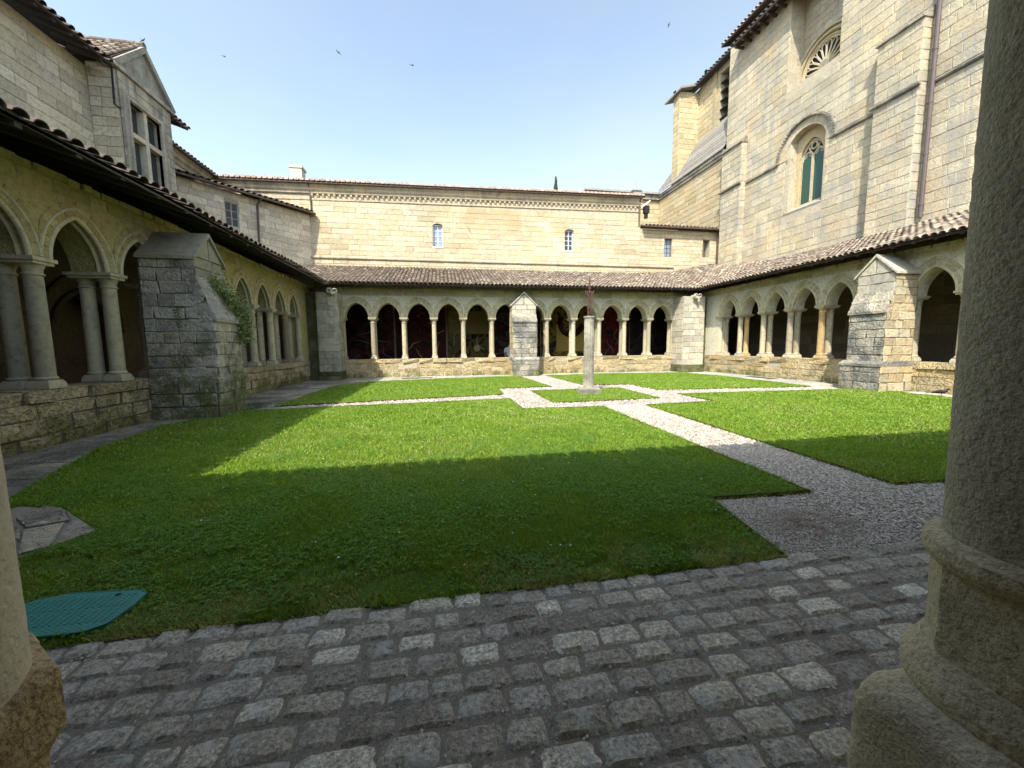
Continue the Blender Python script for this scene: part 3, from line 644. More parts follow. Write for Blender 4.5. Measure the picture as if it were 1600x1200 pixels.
wall_in = pl([(-6.38, 2.4), (-6.38, 9.7)]); mid = pl([(-5.6, 2.4), (-6.02, 9.7)]); outl = pl([(-3.95, 2.36), (-4.64, 4.9), (-5.52, 7.2), (-5.74, 8.9), (-5.6, 9.7)])
slabs('left_walk', [(-6.4, 2.33), (-3.9, 2.33), (-4.6, 4.9), (-5.5, 7.2), (-5.7, 8.9), (-5.2, 10.5), (-4.9, 10.6), (-4.5, 11.3), (-4.4, 16.7), (-3.4, 18.3), (-3.4, 20.8), (-6.4, 20.8)],
      strip(wall_in, mid, 6)+strip(mid, outl, 9)+strip(pl([(-6.38, 11.0), (-6.38, 19.7)]), pl([(-5.4, 11.0), (-5.3, 18.6)]), 7)+strip(pl([(-5.4, 11.), (-5.3, 18.6)]), pl([(-4.6, 11.35), (-4.42, 16.7), (-3.6, 18.2)]), 7)+[[(-5.6, 9.7), (-5.74, 8.9), (-5.25, 10.42), (-5.0, 9.75)]], 'slab')
slabs('far_walk', [(-3.4, 18.3), (.2, 19.2), (3.85, 19.55), (5.3, 19.6), (9, 19.8), (13.1, 19.4), (15, 19.4), (15, 20.8), (-3.4, 20.8)],
      strip(pl([(-3.3, 18.4), (.2, 19.25), (3.6, 19.6)]), pl([(-3.3, 20.75), (3.6, 20.75)]), 7)+strip(pl([(5.2, 19.65), (9, 19.85), (13.1, 19.45)]), pl([(5.2, 20.75), (13.2, 20.75)]), 8), 'slabW')
slabs('right_walk', [(13.5, 19.4), (13.5, 16.2), (13.2, 11.75), (14.0, 10.8), (14.25, 9.8), (14.15, 8.6), (13.7, 2.34), (15, 2.34), (15, 19.4)],
      strip(pl([(13.55, 19.3), (13.55, 16.2), (13.45, 12.0)]), pl([(14.95, 19.3), (14.95, 12.0)]), 8)+strip(pl([(14.3, 9.7), (14.2, 8.6), (13.75, 2.4)]), pl([(14.95, 9.7), (14.95, 2.4)]), 6), 'slabW')
# cast iron hatch plates in the walks
for (x, y, a, b, lab) in ((-1.3, 19.62, .75, .2, 'dark flat hatch set in the far walk beside the painted gallery'), (14.35, 15.3, .22, .7, 'brown flat hatch set in the right hand walk in front of the sunlit parapet'), (-5.2, 12.3, .28, .55, 'grey flat hatch in the left walk just past the mossy buttress')):
    mb = MB(); mb.box((x-a, y-b, .0), (x+a, y+b, .045), .3); mb.box((x-a*.9, y-b*.85, .045), (x+a*.9, y+b*.85, .05), .6); mb.build('hatch_cover', 'slab' if x < -5 else 'drain', None, label=lab, category='hatch')
# stone patch in the near lawn
sheet('stone_patch_bed', [(-4.3, 4.6), (-3.76, 4.42), (-3.0, 3.78), (-3.26, 3.40), (-4.3, 3.9)], .015, 'joint')
pt = thing('stone_patch', (-3.6, 3.95, 0), 'patch of five worn grey stone slabs sunk in the grass at the left', 'paving stones')
for c in ([(-3.42, 4.05), (-3.76, 4.4), (-3.98, 4.5), (-3.98, 4.22), (-3.66, 3.95)], [(-3.41, 4.06), (-3.70, 4.36), (-3.01, 3.79), (-3.13, 3.56)], [(-3.66, 3.93), (-3.43, 4.02), (-3.14, 3.54), (-3.26, 3.44)], [(-3.98, 4.2), (-3.68, 3.93), (-3.5, 3.72), (-3.9, 3.8)], [(-3.9, 3.78), (-3.5, 3.70), (-3.28, 3.44), (-3.6, 3.4)]):
    mb = MB(); ctr = np.mean(c, 0); q = [tuple(ctr+(np.array(p)-ctr)*.975) for p in c]; mb.prism(q, -.01, .032+rnd.random()*.014); mb.build('slab', 'slab', pt)
# teal drain cover
dc = thing('drain_cover', (-2.2, 2.55, 0), 'teal plastic drain cover with cut corners tilted in the grass', 'drain cover')
outline = [(-2.62, 2.40), (-2.54, 2.36), (-2.00, 2.37), (-1.93, 2.42), (-1.90, 2.56), (-1.905, 2.68), (-1.95, 2.72), (-2.36, 2.745), (-2.50, 2.71), (-2.62, 2.62)]
mb = MB(); n = len(outline); tz = lambda x, y: .052+(y-2.4)*.03+(x+2.2)*-.02
vs = [(x, y, tz(x, y)-.022) for x, y in outline]+[(x, y, tz(x, y)) for x, y in outline]; mb.add(vs, [tuple(range(n))[::-1], tuple(range(n, 2*n))]+[(i, (i+1) % n, n+(i+1) % n, n+i) for i in range(n)])
lid = mb.build('lid', 'teal', dc)
mb = MB()
for i in range(17):
    for j in range(2):
        x = -2.55+i*.036; y0 = 2.44+j*.135; y1 = y0+.11
        mb.add([(x+dx, yy, tz(x, yy)+dz) for dz in (0.0, .003) for dx, yy in ((0, y0), (.013, y0), (.018, y1), (.004, y1))], [(4, 5, 6, 7), (0, 1, 5, 4), (1, 2, 6, 5), (2, 3, 7, 6), (3, 0, 4, 7)])
mb.build('tread', 'teal', lid)
mb = MB(); mb.tube([(x, y, tz(x, y)-.002) for x, y in outline[1:8]], .006, 6); mb.build('rim', 'teal', lid)
mb = MB(); mb.lathe((-2.06, 2.685, tz(-2.06, 2.685)+.001), [(.016, 0), (.016, .003)], 12, .5, .8); mb.build('hole_shade_disc', 'black', lid)  # black disc painted as the shade inside the grip hole

# ------------------------------------------------------------------ arcades
LF = lambda u, n, z: np.array([u, -n, z])
def link_f(name, mesh, F, u, n, z, parent, **tags):
    o = bpy.data.objects.new(name, mesh); COL.objects.link(o); o.parent = parent; b = ORG.get(parent.name, (0, 0, 0)) if parent else (0, 0, 0)
    c = F(u, n, z); U = F.U; B = -F.N
    o.matrix_basis = Matrix(((U[0], B[0], 0, c[0]-b[0]), (U[1], B[1], 0, c[1]-b[1]), (0, 0, 1, c[2]-b[2]), (0, 0, 0, 1)))
    ORG[o.name] = tuple(c)
    for k, v in tags.items(): o[k] = v
    return o
def sub(name, mesh, parent):   # sub-part sharing its parent's frame
    o = bpy.data.objects.new(name, mesh); COL.objects.link(o); o.parent = parent; return o
def setm(m, mat): m.materials.append(M[mat]); return m
Z_SILL, Z_ABA, Z_CORN = .96, 3.09, 4.46
def column_meshes(mat, var):
    r = random.Random(var)
    a = MB(); k = 1+.05*(r.random()-.5); tilt = (r.random()-.5)*.012
    prof = [(.122*k, 1.12), (.121*k, 1.5), (.118*k, 2.1), (.112*k, 2.84)]; a.lathe((tilt, 0, -Z_SILL), prof, 16, r.random()); shaft = setm(a.mesh('column', (0, 0, 0), True), mat)
    b = MB(); w = .16; b.add([(-w, -w, 0), (w, -w, 0), (w, w, 0), (-w, w, 0), (-w*.98, -w*.98, .07), (w*.98, -w*.98, .07), (w*.98, w*.98, .07), (-w*.98, w*.98, .07), (-.125, -.125, .14), (.125, -.125, .14), (.125, .125, .14), (-.125, .125, .14)],
        [(0, 1, 5, 4), (1, 2, 6, 5), (2, 3, 7, 6), (3, 0, 4, 7), (4, 5, 9, 8), (5, 6, 10, 9), (6, 7, 11, 10), (7, 4, 8, 11), (8, 9, 10, 11)], r.random())
    b.lathe((0, 0, .145), [(.14, 0), (.15, .02), (.135, .045), (.122, .06)], 16, r.random()); base = setm(b.mesh('base', (0, 0, 0), True), mat)
    c = MB(); c.lathe((0, 0, 2.80-Z_SILL), [(.113, 0), (.135, .01), (.135, .03), (.115, .045), (.118, .10), (.145, .155), (.16, .19)], 16, r.random()); cap = setm(c.mesh('capital', (0, 0, 0), True), mat)
    return shaft, base, cap
def arcade(label, F, spacing, cols, u0, u1, mats, a, skip=(), no_col=(), low=None, hood=.17, cat='arcade', tint_cols=None, twin=True, zs=Z_ABA):
    O = F((u0+u1)/2, -.3, 0); T = thing('arcade_wall', O, label, cat, 'vaultless arcades round the cloister garden')
    half = spacing/2; h = .78 if a >= .6 else .84
    # parapet
    ops = [low] if low else []
    core(F, u0, u1, 0, Z_SILL-.03, .6, ops).build('parapet_core', 'mortar' if mats['para'] == 'para' else 'mortarD', T)
    st = Stones(T, mats['para'], 1.0, 'stone')
    cutf = (lambda za, zb: [(low[0], low[1])] if low and zb > low[2] else [])
    st.ashlar(F, u0, u1, .0, .74, .25, .62 if mats['para'] == 'para' else .8, cut=cutf, n=.016, d=.1, joint=.014, jit=.5, prou=.012)
    st.ashlar(F, u0, u1, .74, Z_SILL, .22, .72, cut=cutf, n=.045, d=.66, joint=.012, prou=.012)
    # upper wall core with arches
    mb = MB(); bays = [(p+q)/2 for p, q in zip(cols, cols[1:]) if abs(q-p-spacing) < .2]
    lo, hi = cols[0], cols[-1]
    for uc in bays: arch_fill(mb, F, uc, a, h, zs, 4.55, half, .6)
    mb.fbox(F, (u0, -.6, Z_SILL if abs(u0-lo) > .35 else zs), (lo, 0, 4.55), .5) if lo-u0 > .02 else None
    mb.fbox(F, (hi, -.6, Z_SILL if abs(u1-hi) > .35 else zs), (u1, 0, 4.55), .5) if u1-hi > .02 else None
    mb.build('spandrel_wall', mats.get('mo', mats['sp']), T)
    # voussoirs, shared between bays
    K = 12; P0 = arch_off(a, h, .05, 6); P1 = arch_off(a, h, .31, 6); vm = []
    for i in range(len(P0)-1):
        def cl(p): return (max(-half+.008, min(half-.008, p[0])), max(.0, p[1]))
        q = [cl(P0[i]), cl(P0[i+1]), cl(P1[i+1]), cl(P1[i])]; c = np.mean(q, 0); q2 = [tuple(c+(np.array(p)-c)*.90) for p in q]; q3 = [tuple(c+(np.array(p)-c)*.84) for p in q]
        m1 = MB(); vs = [LF(x, -.02, z) for x, z in q2]+[LF(x, .006, z) for x, z in q2]+[LF(x, .013, z) for x, z in q3]
        m1.add(vs, [(j, (j+1) % 4, 4+(j+1) % 4, 4+j) for j in range(4)]+[(4+j, 4+(j+1) % 4, 8+(j+1) % 4, 8+j) for j in range(4)]+[(8, 9, 10, 11)], (i*.37) % 1)
        vm.append(setm(m1.mesh('voussoir', (0, 0, 0)), mats['vou']))
    m1 = MB(); m1.tube([LF(x, -.012, z) for x, z in arch_off(a, h, .012, 10)], .042, 8, True, .4)
    m1.tube([LF(x, -.13, z) for x, z in arch_off(a, h, -.012, 10)], .03, 6, True, .4)
    roll = setm(m1.mesh('arch_moulding', (0, 0, 0), True), mats['roll'])
    m2 = MB(); hp = [(max(-half+.01, min(half-.01, x)), max(.02, z)) for x, z in arch_off(a, h, hood, 10)]
    m2.tube([LF(x, .012, z) for x, z in hp], .024, 6, True, .4); hoodm = setm(m2.mesh('hood_moulding', (0, 0, 0), True), mats['roll'])
    for uc in bays:
        for m in vm: link_f('voussoir', m, F, uc, 0, zs, T)
        link_f('arch_moulding', roll, F, uc, 0, zs, T); link_f('hood_moulding', hoodm, F, uc, 0, zs, T)
    st2 = Stones(T, mats['sp'], .6, 'stone'); st2.ashlar(F, u0, u1, zs+h+.31, Z_CORN, .2, .55, n=.012, d=.03, joint=.02); 
    st2.ashlar(F, u0, u1, Z_CORN, Z_CORN+.13, .13, .38, n=.075, d=.12, joint=.02, prou=.04)
    st.recs += [r for r in st2.recs]; st.done(298)
    # columns
    V = [column_meshes(mats['col'], 60+i) for i in range(4)]
    tc_ = tint_cols or {}
    am = MB(); w = .205
    for (za, zb, e) in ((0, .05, -.03), (.05, .11, 0)):
        am.fbox(LF, (-w-e, -.72-e if twin else -.4, za), (w+e, .07+e, zb), .5)
    aba = setm(am.mesh('abacus', (0, 0, 0)), mats['roll'])
    for j, uc in enumerate(cols):
        if any(abs(uc-x) < .05 for x in no_col): continue
        for k, nn in enumerate((-.13, -.50) if twin else (-.3,)):
            s_, b_, c_ = V[rnd.randrange(4)] if (j, k) not in tc_ else column_meshes(tc_[(j, k)], 90+j)
            o = link_f('column', s_, F, uc, nn, Z_SILL, T)
            sub('base', b_, o); sub('capital', c_, o)
        link_f('abacus', aba, F, uc, 0, zs-.11, T)
    return T
sL = 1.45; colsL = [19.26-sL*k for k in range(13)][::-1]
M['pinkcol'] = stone_mat('stone_column_rosy', (.36, .24, .16), (.32, .26, .17), warm=.4, grime=.3, pit=.5)
M['ochrecol'] = stone_mat('stone_column_ochre', (.52, .37, .18), (.48, .34, .17), warm=.7, grime=.05, pit=.4)
arcade('shaded left arcade of pointed arches with mossy yellow spandrels on twin columns', FL, sL, colsL, 0.7, 20.8,
       dict(para='paraL', sp='spandL', vou='spandL', roll='colS', col='colS'), .55, tint_cols={(11, 0): 'pinkcol'})
sF = 1.54; colsF = [-5.05+sF*k for k in range(13)]
arcade('far arcade of pointed arches with sunlit columns in front of painted panels', FF, 1.54, colsF, -6.4, 15.0,
       dict(para='para', mo='spmort', sp='arcade', vou='arcade', roll='arcade', col='col'), .60)
sR = 1.45; cr = [-(17.6+sR-sR*k) for k in range(13)]
arcade('right arcade with sunlit twin columns below the tall church wall', FR, sR, cr, -20.8, -0.7,
       dict(para='para', mo='spmort', sp='arcade', vou='arcade', roll='arcade', col='col'), .55, tint_cols={(1, 1): 'ochrecol', (4, 0): 'ochrecol'})
sN = 1.405; cn = [.52+sN*k for k in range(-9, 4)]
arcade('near arcade whose two foreground columns frame the view', FN, sN, cn, -15.0, 6.4,
       dict(para='para', mo='spmort', sp='arcade', vou='arcade', roll='arcade', col='col'), .52, no_col=(.52, -.885), low=(-.885-.05, .52+.02, .45, Z_SILL))
# ---- the two foreground columns (high detail)
def rough_lathe(mb, c, prof, seg, amp, freq, seed, tint=.5, square=None, rot=0., lean=0.):
    base = len(mb.v); vs = []; fs = []
    for (r, z) in prof:
        for k in range(seg):
            t = 2*math.pi*k/seg; rr = r
            p = Vector((math.cos(t)*r*freq+seed, math.sin(t)*r*freq, z*freq))
            d = mnoise.fractal(p, .7, 2.2, 4)*amp+mnoise.fractal(p*.25, .8, 2.0, 3)*amp*.7
            if square:
                a8 = (t+rot) % (math.pi/4)-math.pi/8; rr = r/math.cos(a8)
            rr += d; vs.append((c[0]+rr*math.cos(t)+lean*(z-1.3), c[1]+rr*math.sin(t), c[2]+z+d*.3))
    for i in range(len(prof)-1):
        for k in range(seg): fs.append((i*seg+k, i*seg+(k+1) % seg, (i+1)*seg+(k+1) % seg, (i+1)*seg+k))
    fs.append(tuple((len(prof)-1)*seg+k for k in range(seg))); mb.add(vs, fs, tint)
def dense(prof, step):
    o = []
    for (r0, z0), (r1, z1) in zip(prof, prof[1:]):
        n = max(1, int(math.hypot(r1-r0, z1-z0)/step)); o += [(r0+(r1-r0)*i/n, z0+(z1-z0)*i/n) for i in range(n)]
    return o+[prof[-1]]
X2, Y2 = .885, .38
t2 = thing('foreground_column', (X2, Y2, .95), 'big rough grey stone column close by at the right edge on a moulded base', 'column')
for k, yy in enumerate((Y2, Y2-.42)):
    mb = MB(); rough_lathe(mb, (X2, yy, 0), dense([(.1235, 1.292), (.1230, 1.31), (.123, 1.5), (.123, 2.2), (.120, 2.84)], .005), 170, .0010, 60, 3.1+k, lean=-.019); mb.build('shaft', 'near', t2, smooth=True)
    mb = MB(); rough_lathe(mb, (X2, yy, 0), dense([(.118, 1.245), (.138, 1.250), (.145, 1.264), (.142, 1.282), (.126, 1.294), (.118, 1.296)], .004), 150, .0011, 40, 5.2+k); mb.build('ring_moulding', 'nearBR', t2, smooth=True)
    mb = MB(); rough_lathe(mb, (X2, yy, 0), dense([(.126, 1.10), (.125, 1.18), (.1255, 1.250)], .005), 150, .0014, 36, 8.1+k, square=9, rot=.5); mb.build('die', 'nearBR', t2, smooth=True)
    mb = MB(); rough_lathe(mb, (X2, yy, 0), dense([(.150, 1.03), (.158, 1.045), (.156, 1.065), (.145, 1.085), (.134, 1.105)], .005), 150, .0014, 30, 2.2+k); mb.build('foot_moulding', 'nearBR', t2, smooth=True)
    mb = MB(); rough_lathe(mb, (X2, yy, 0), [(.11, 2.80), (.135, 2.81), (.135, 2.83), (.115, 2.85), (.15, 2.96), (.16, 2.99)], 24, .001, 9, k); mb.build('capital', 'near', t2, smooth=True)
mb = MB(); mb.fbox(FN, (-X2-.2, -.75, 2.98), (-X2+.2, .06, 3.09)); mb.build('abacus', 'near', t2)
# worn block of the parapet under it: a rounded box with chipped faces
def rough_block(c, half, seed, mat, parent, name='plinth_block', n=44, ex=5, amp=.014):
    mb = MB(); vs = []; fs = []
    for face in range(6):
        b0 = len(vs)
        for i in range(n+1):
            for j in range(n+1):
                u, v = i/n*2-1, j/n*2-1; p = [(u, v, 1), (v, u, -1), (1, u, v), (-1, v, u), (v, 1, u), (u, -1, v)][face]
                q = Vector(p); L = (abs(q[0])**ex+abs(q[1])**ex+abs(q[2])**ex)**(1/ex); q = q/L
                P = Vector((q[0]*half[0], q[1]*half[1], q[2]*half[2])); s_ = mnoise.fractal(P*9+Vector((seed, 0, 0)), .9, 2.1, 6)*amp+mnoise.fractal(P*45+Vector((seed, 3, 0)), .9, 2.1, 3)*amp*.3
                cut = mnoise.noise(P*4+Vector((seed*2, 1, 5))); s_ -= max(0, cut-.18)*.04
                P += q.normalized()*s_; vs.append((c[0]+P[0], c[1]+P[1], c[2]+P[2]))
        for i in range(n):
            for j in range(n): a = b0+i*(n+1)+j; fs.append((a, a+n+1, a+n+2, a+1))
    mb.add(vs, fs, .5); return mb.build(name, mat, parent, smooth=True)
rough_block((.885+.02, .26, .76), (.235, .258, .285), 4.4, 'nearBR', t2, ex=9, amp=.007)
rough_block((1.10, .40, .60), (.32, .115, .40), 7.4, 'nearBR', t2, 'plinth_block', 24)
X1, Y1 = -.527, .38
t1 = thing('foreground_column', (X1, Y1, .95), 'smooth pale stone column close by at the left edge on an ochre block', 'column')
for k, yy in enumerate((Y1, Y1-.42)):
    mb = MB(); rough_lathe(mb, (X1, yy, 0), dense([(.121, 1.270), (.1205, 1.34), (.120, 1.5), (.118, 2.2), (.115, 2.84)], .01), 96, .0005, 30, 13.1+k); mb.build('shaft', 'nearL', t1, smooth=True)
    mb = MB(); rough_lathe(mb, (X1, yy, 0), dense([(.116, 1.175), (.120, 1.190), (.129, 1.205), (.131, 1.215), (.131, 1.265), (.128, 1.272), (.112, 1.275)], .003), 168, .0012, 40, 15.2+k, square=9, rot=.3); mb.build('ring_moulding', 'nearB', t1, smooth=True)
    mb = MB(); rough_lathe(mb, (X1, yy, 0), dense([(.121, .93), (.120, 1.0), (.119, 1.1), (.118, 1.20)], .005), 160, .0016, 40, 18.1+k, square=9, rot=.3); mb.build('die', 'nearB', t1, smooth=True)
    mb = MB(); rough_lathe(mb, (X1, yy, 0), [(.11, 2.80), (.135, 2.81), (.135, 2.83), (.115, 2.85), (.15, 2.96), (.16, 2.99)], 24, .001, 9, k); mb.build('capital', 'nearL', t1, smooth=True)
mb = MB(); mb.fbox(FN, (-X1-.2, -.75, 2.98), (-X1+.2, .06, 3.09)); mb.build('abacus', 'nearL', t1)

# ------------------------------------------------------------------ buttresses
def box_stones(st, c0, c1, z0, z1, h, w, faces='xX yY', mat=None, **k):
    """clad the vertical faces of a box with stones; faces: n/s/e/w letters"""
    (x0, y0), (x1, y1) = c0, c1
    if 'w' in faces: st.ashlar(frame((x0, 0, 0), (0, -1, 0), (-1, 0, 0)), -y1, -y0, z0, z1, h, w, mat=mat, **k)
    if 'e' in faces: st.ashlar(frame((x1, 0, 0), (0, 1, 0), (1, 0, 0)), y0, y1, z0, z1, h, w, mat=mat, **k)
    if 's' in faces: st.ashlar(frame((0, y0, 0), (1, 0, 0), (0, -1, 0)), x0, x1, z0, z1, h, w, mat=mat, **k)
    if 'n' in faces: st.ashlar(frame((0, y1, 0), (-1, 0, 0), (0, 1, 0)), -x1, -x0, z0, z1, h, w, mat=mat, **k)
def bfun(F):   # buttress in its own frame: u across, n outwards
    return F
def buttress(F, uc, hw, nu, nl, nb, zs0, zs1, zt, zap, label, matF, matS, matC='cornice', lip=True):
    """F wall frame; uc centre, hw half width; nu/nl/nb projection of upper face, lower face, base; slope from zs0 to zs1; eaves zt, apex zap"""
    T = thing('buttress', F(uc, nl/2, 0), label, 'buttress', 'gabled buttresses of the cloister')
    mb = MB(); mb.fbox(F, (uc-hw-.07, -.02, 0), (uc+hw+.07, nb-.02, .9), .5); mb.fbox(F, (uc-hw, -.02, .9), (uc+hw, nl-.02, zs0), .5)
    mb.fprism(F, [(uc-hw, zs0), (uc+hw, zs0), (uc+hw, zt), (uc, zap), (uc-hw, zt)], -.02, nu-.02, .5); mb.build('core', 'mortarD', T)
    G = lambda u: u
    def side(sgn):
        U = F.N*sgn*-1 if sgn < 0 else -F.N; 
        # frame on the side face: normal = sgn*F.U ; U x Z = N
        N = F.U*sgn; Uv = np.cross(np.array([0, 0, 1.]), N); f = frame(F(uc+sgn*hw, 0, 0), Uv, N); return f
    st = Stones(T, matF, 1.0)
    st.ashlar(F, uc-hw-.07, uc+hw+.07, 0, .9, .3, .5, n=nb, d=.08, joint=.018)
    st.ashlar(F, uc-hw, uc+hw, .9, zs0, .27, .5, n=nl, d=.08, joint=.016)
    st.ashlar(F, uc-hw, uc+hw, zs1, zt, .26, .5, n=nu, d=.08, joint=.012, mat=matC)
    for sgn in (-1, 1):
        f = side(sgn); s_ = 1 if abs(np.dot(f.U, F.N)-1) < .1 else -1
        def rng(n1): return (0, n1) if s_ > 0 else (-n1, 0)
        a, b = rng(nb-.04); st.ashlar(f, a, b, 0, .9, .3, .5, n=.085, d=.08, joint=.018, mat=matS)
        a, b = rng(nl-.02); st.ashlar(f, a, b, .9, zs0, .27, .42, n=.015, d=.06, joint=.016, mat=matS)
        a, b = rng(nu-.02)
        st.ashlar(f, a, b, zs0, zt, .27, .42, n=.015, d=.06, joint=.014, mat=matS)
        k = 5
        for i in range(k):      # stepped stones under the slope
            z0 = zs0+(zs1-zs0)*i/k; z1 = zs0+(zs1-zs0)*(i+1)/k; nn = nl+(nu-nl)*(i+1)/k-.02
            a, b = (nu-.02, nn) if s_ > 0 else (-nn, -(nu-.02))
            if abs(b-a) > .03: st.put(f, min(a, b), max(a, b), z0, z1, .014, .06, matS)
    st.done(200, 8)
    # weathering slabs
    for i in range(2):
        z0 = zs0+(zs1-zs0)*i/2; z1 = zs0+(zs1-zs0)*(i+1)/2; n0 = nl+(nu-nl)*i/2+.05-.02*i; n1 = nl+(nu-nl)*(i+1)/2
        for q in range(2):
            a, b = uc-hw-.02+q*(hw+.02), uc-hw-.02+(q+1)*(hw+.02)-.012
            mb = MB(); vs = [F(u, n, z) for (n, z) in ((n0, z0-.05), (n0, z0+.03), (n1, z1+.05), (n1-.08, z0-.05)) for u in (a, b)]
            mb.add(vs, [(0, 1, 3, 2), (2, 3, 5, 4), (4, 5, 7, 6), (6, 7, 1, 0), (0, 2, 4, 6), (1, 7, 5, 3)]); mb.build('weathering_slab', 'slab' if matF != 'buttL' else 'buttL', T)
    # base chamfer
    mb = MB(); a, b = uc-hw-.09, uc+hw+.09; vs = [F(u, n, z) for (n, z) in ((nb+.02, .82), (nb+.02, .90), (nl+.0, .99), (-.0, .99), (-.0, .82)) for u in (a, b)]
    mb.add(vs, [(0, 1, 3, 2), (2, 3, 5, 4), (4, 5, 7, 6), (8, 9, 1, 0), (0, 2, 4, 6, 8), (1, 9, 7, 5, 3)]); mb.build('base_course', matF, T)
    # gable coping: two roof slabs, slightly overhanging
    for sgn in (-1, 1):
        mb = MB(); e = hw+.08; ze = zt-(zap-zt)*.08/hw; vs = []
        for n in (-.02, nu+.06):
            vs += [F(uc, n, zap+.02), F(uc+sgn*e, n, ze), F(uc+sgn*e, n, ze+.07), F(uc, n, zap+.105)]
        mb.add(vs, [(0, 1, 2, 3), (4, 7, 6, 5), (0, 4, 5, 1), (1, 5, 6, 2), (2, 6, 7, 3), (3, 7, 4, 0)]); mb.build('coping', matC, T)
    # gable stones
    mb = MB(); 
    for (p, q, r_, s2) in ((-.94, -.03, zt+.03, 0), (.03, .94, zt+.03, 0)):
        z_of = lambda t_: zt+(zap-zt)*(1-abs(t_))
        mb.fprism(F, [(uc+p*hw, zt+.012), (uc+q*hw, zt+.012), (uc+q*hw, z_of(q)-.02), (uc+p*hw, z_of(p)-.02)], nu-.02, nu+.012)
    mb.build('gable_stone', matC, T)
    return T
M['coping'] = stone_mat('stone_coping_clean', (.46, .43, .35), (.42, .385, .29), warm=.1, grime=.2, grimecol=(.2, .19, .16), pit=.3)
M['copingL'] = stone_mat('stone_coping_dark', (.33, .315, .24), (.29, .27, .20), warm=.1, grime=.3, grimecol=(.12, .115, .09), pit=.3)  # darker copy of the coping tone for the left buttress
buttress(FL, 10.30, .55, 1.07, 1.38, 1.38, 2.25, 3.15, 3.62, 4.14, 'grey weathered buttress with flowering plants in front of the left arcade', 'buttL', 'buttL', 'copingL')
buttress(FR, -10.60, .56, .92, 1.16, 1.34, 2.58, 3.2, 3.82, 4.36, 'sunlit buttress with lichen slabs and gabled top in front of the right arcade', 'butt', 'buttR', 'coping')
buttress(FF, 4.25, .64, .75, 1.0, 1.14, 2.85, 3.25, 3.72, 4.30, 'narrow gabled buttress standing at the middle of the far arcade', 'butt', 'buttR', 'coping')
def pier(x0, y0, x1, y1, zt, label, mat, matb, extra):
    T = thing('corner_pier', ((x0+x1)/2, (y0+y1)/2, 0), label, 'pier', 'square piers in the far corners of the garden')
    mb = MB(); mb.box((x0, y0, 0), (x1, y1, zt-.02), .5); mb.box(*extra, .5); mb.build('core', 'mortarD', T)
    st = Stones(T, mat, .4); box_stones(st, (x0, y0), (x1, y1), .42, zt-.5, .33, .6, 's', n=.02, joint=.008 if mat == 'pierL' else .014); box_stones(st, (x0, y0), (x1, y1), zt-.5, zt, .5, 1.5, 's', n=.02)
    box_stones(st, (x0, y0), (x1, y1), .42, zt, .33, .5, 'we', n=.02)
    (ex0, ey0, ez0), (ex1, ey1, ez1) = extra; box_stones(st, (ex0, ey0), (ex1, ey1), .0, ez1, .33, .5, 's', n=.02, mat=matb); st.done(120, 6)
    st = Stones(T, matb, .8, 'plinth_stone'); box_stones(st, (x0-.05, y0-.08), (x1+.02, y1), 0, .22, .22, .7, 'swe', n=.02); box_stones(st, (x0-.02, y0-.04), (x1+.01, y1), .22, .42, .2, .7, 'swe', n=.02); st.done(40, 5)
    return T
M['pierL'] = stone_mat('stone_pier_streaked', (.44, .42, .32), (.40, .375, .28), warm=.05, grime=.5, grimecol=(.11, .105, .08), streak=1, pit=.3)
M['pierR'] = stone_mat('stone_pier_pale', (.46, .43, .35), (.44, .395, .30), warm=.15, grime=.22, grimecol=(.16, .15, .11), streak=1, pit=.3)
M['plinthM'] = stone_mat('stone_plinth_moss', (.16, .16, .09), (.12, .12, .06), warm=.1, grime=.5, grimecol=(.05, .05, .03), moss=.8, mosscol=(.05, .065, .012), pit=.6)
PL = pier(-5.87, 19.85, -4.93, 20.8, 4.2, 'shaded streaked square pier in the far left corner of the garden', 'pierL', 'plinthM', ((-6.4, 20.1, 0), (-5.87, 20.8, 4.2)))
PR = pier(13.32, 19.75, 14.62, 20.8, 4.26, 'bright sunlit square pier in the far right corner of the garden', 'pierR', 'plinthM', ((14.62, 20.1, 0), (15.0, 20.8, 4.3)))
# gargoyle spouts above the corner piers
def spout(x, y, z, dx, dy, label, mat):
    T = thing('water_spout', (x, y, z), label, 'gargoyle'); mb = MB(); L = .34
    mb.tube([(x-dx*.25, y-dy*.25, z+.08), (x, y, z+.07), (x+dx*L*.6, y+dy*L*.6, z+.02), (x+dx*L, y+dy*L, z+.04)], [.15, .15, .11, .09], 10); mb.build('spout_body', mat, T, smooth=True)
    for s in (-1, 1):
        px, py = -dy*s, dx*s; mb = MB(); c = np.array([x+dx*.2+px*.12, y+dy*.2+py*.12, z+.04])
        mb.tube([c+np.array([px, py, 0])*.10*math.sin(t)+np.array([0, 0, 1])*(.09-.09*math.cos(t))+np.array([dx, dy, 0])*.03*t for t in np.linspace(0, 4.4, 9)], [.05, .05, .048, .045, .04, .036, .032, .028, .022], 8); mb.build('volute', mat, T, smooth=True)
    mb = MB(); mb.box((x-.13, y-.02, z-.55), (x+.13, y+.12, z-.03)); mb.build('bracket', mat, T)
spout(13.95, 19.72, 4.12, 0, -1, 'carved hook shaped stone water spout on top of the sunlit corner pier', 'pierR')
spout(-5.2, 19.80, 4.12, .5, -.85, 'pale stone water spout under the eaves at the shaded corner pier', 'pierR')

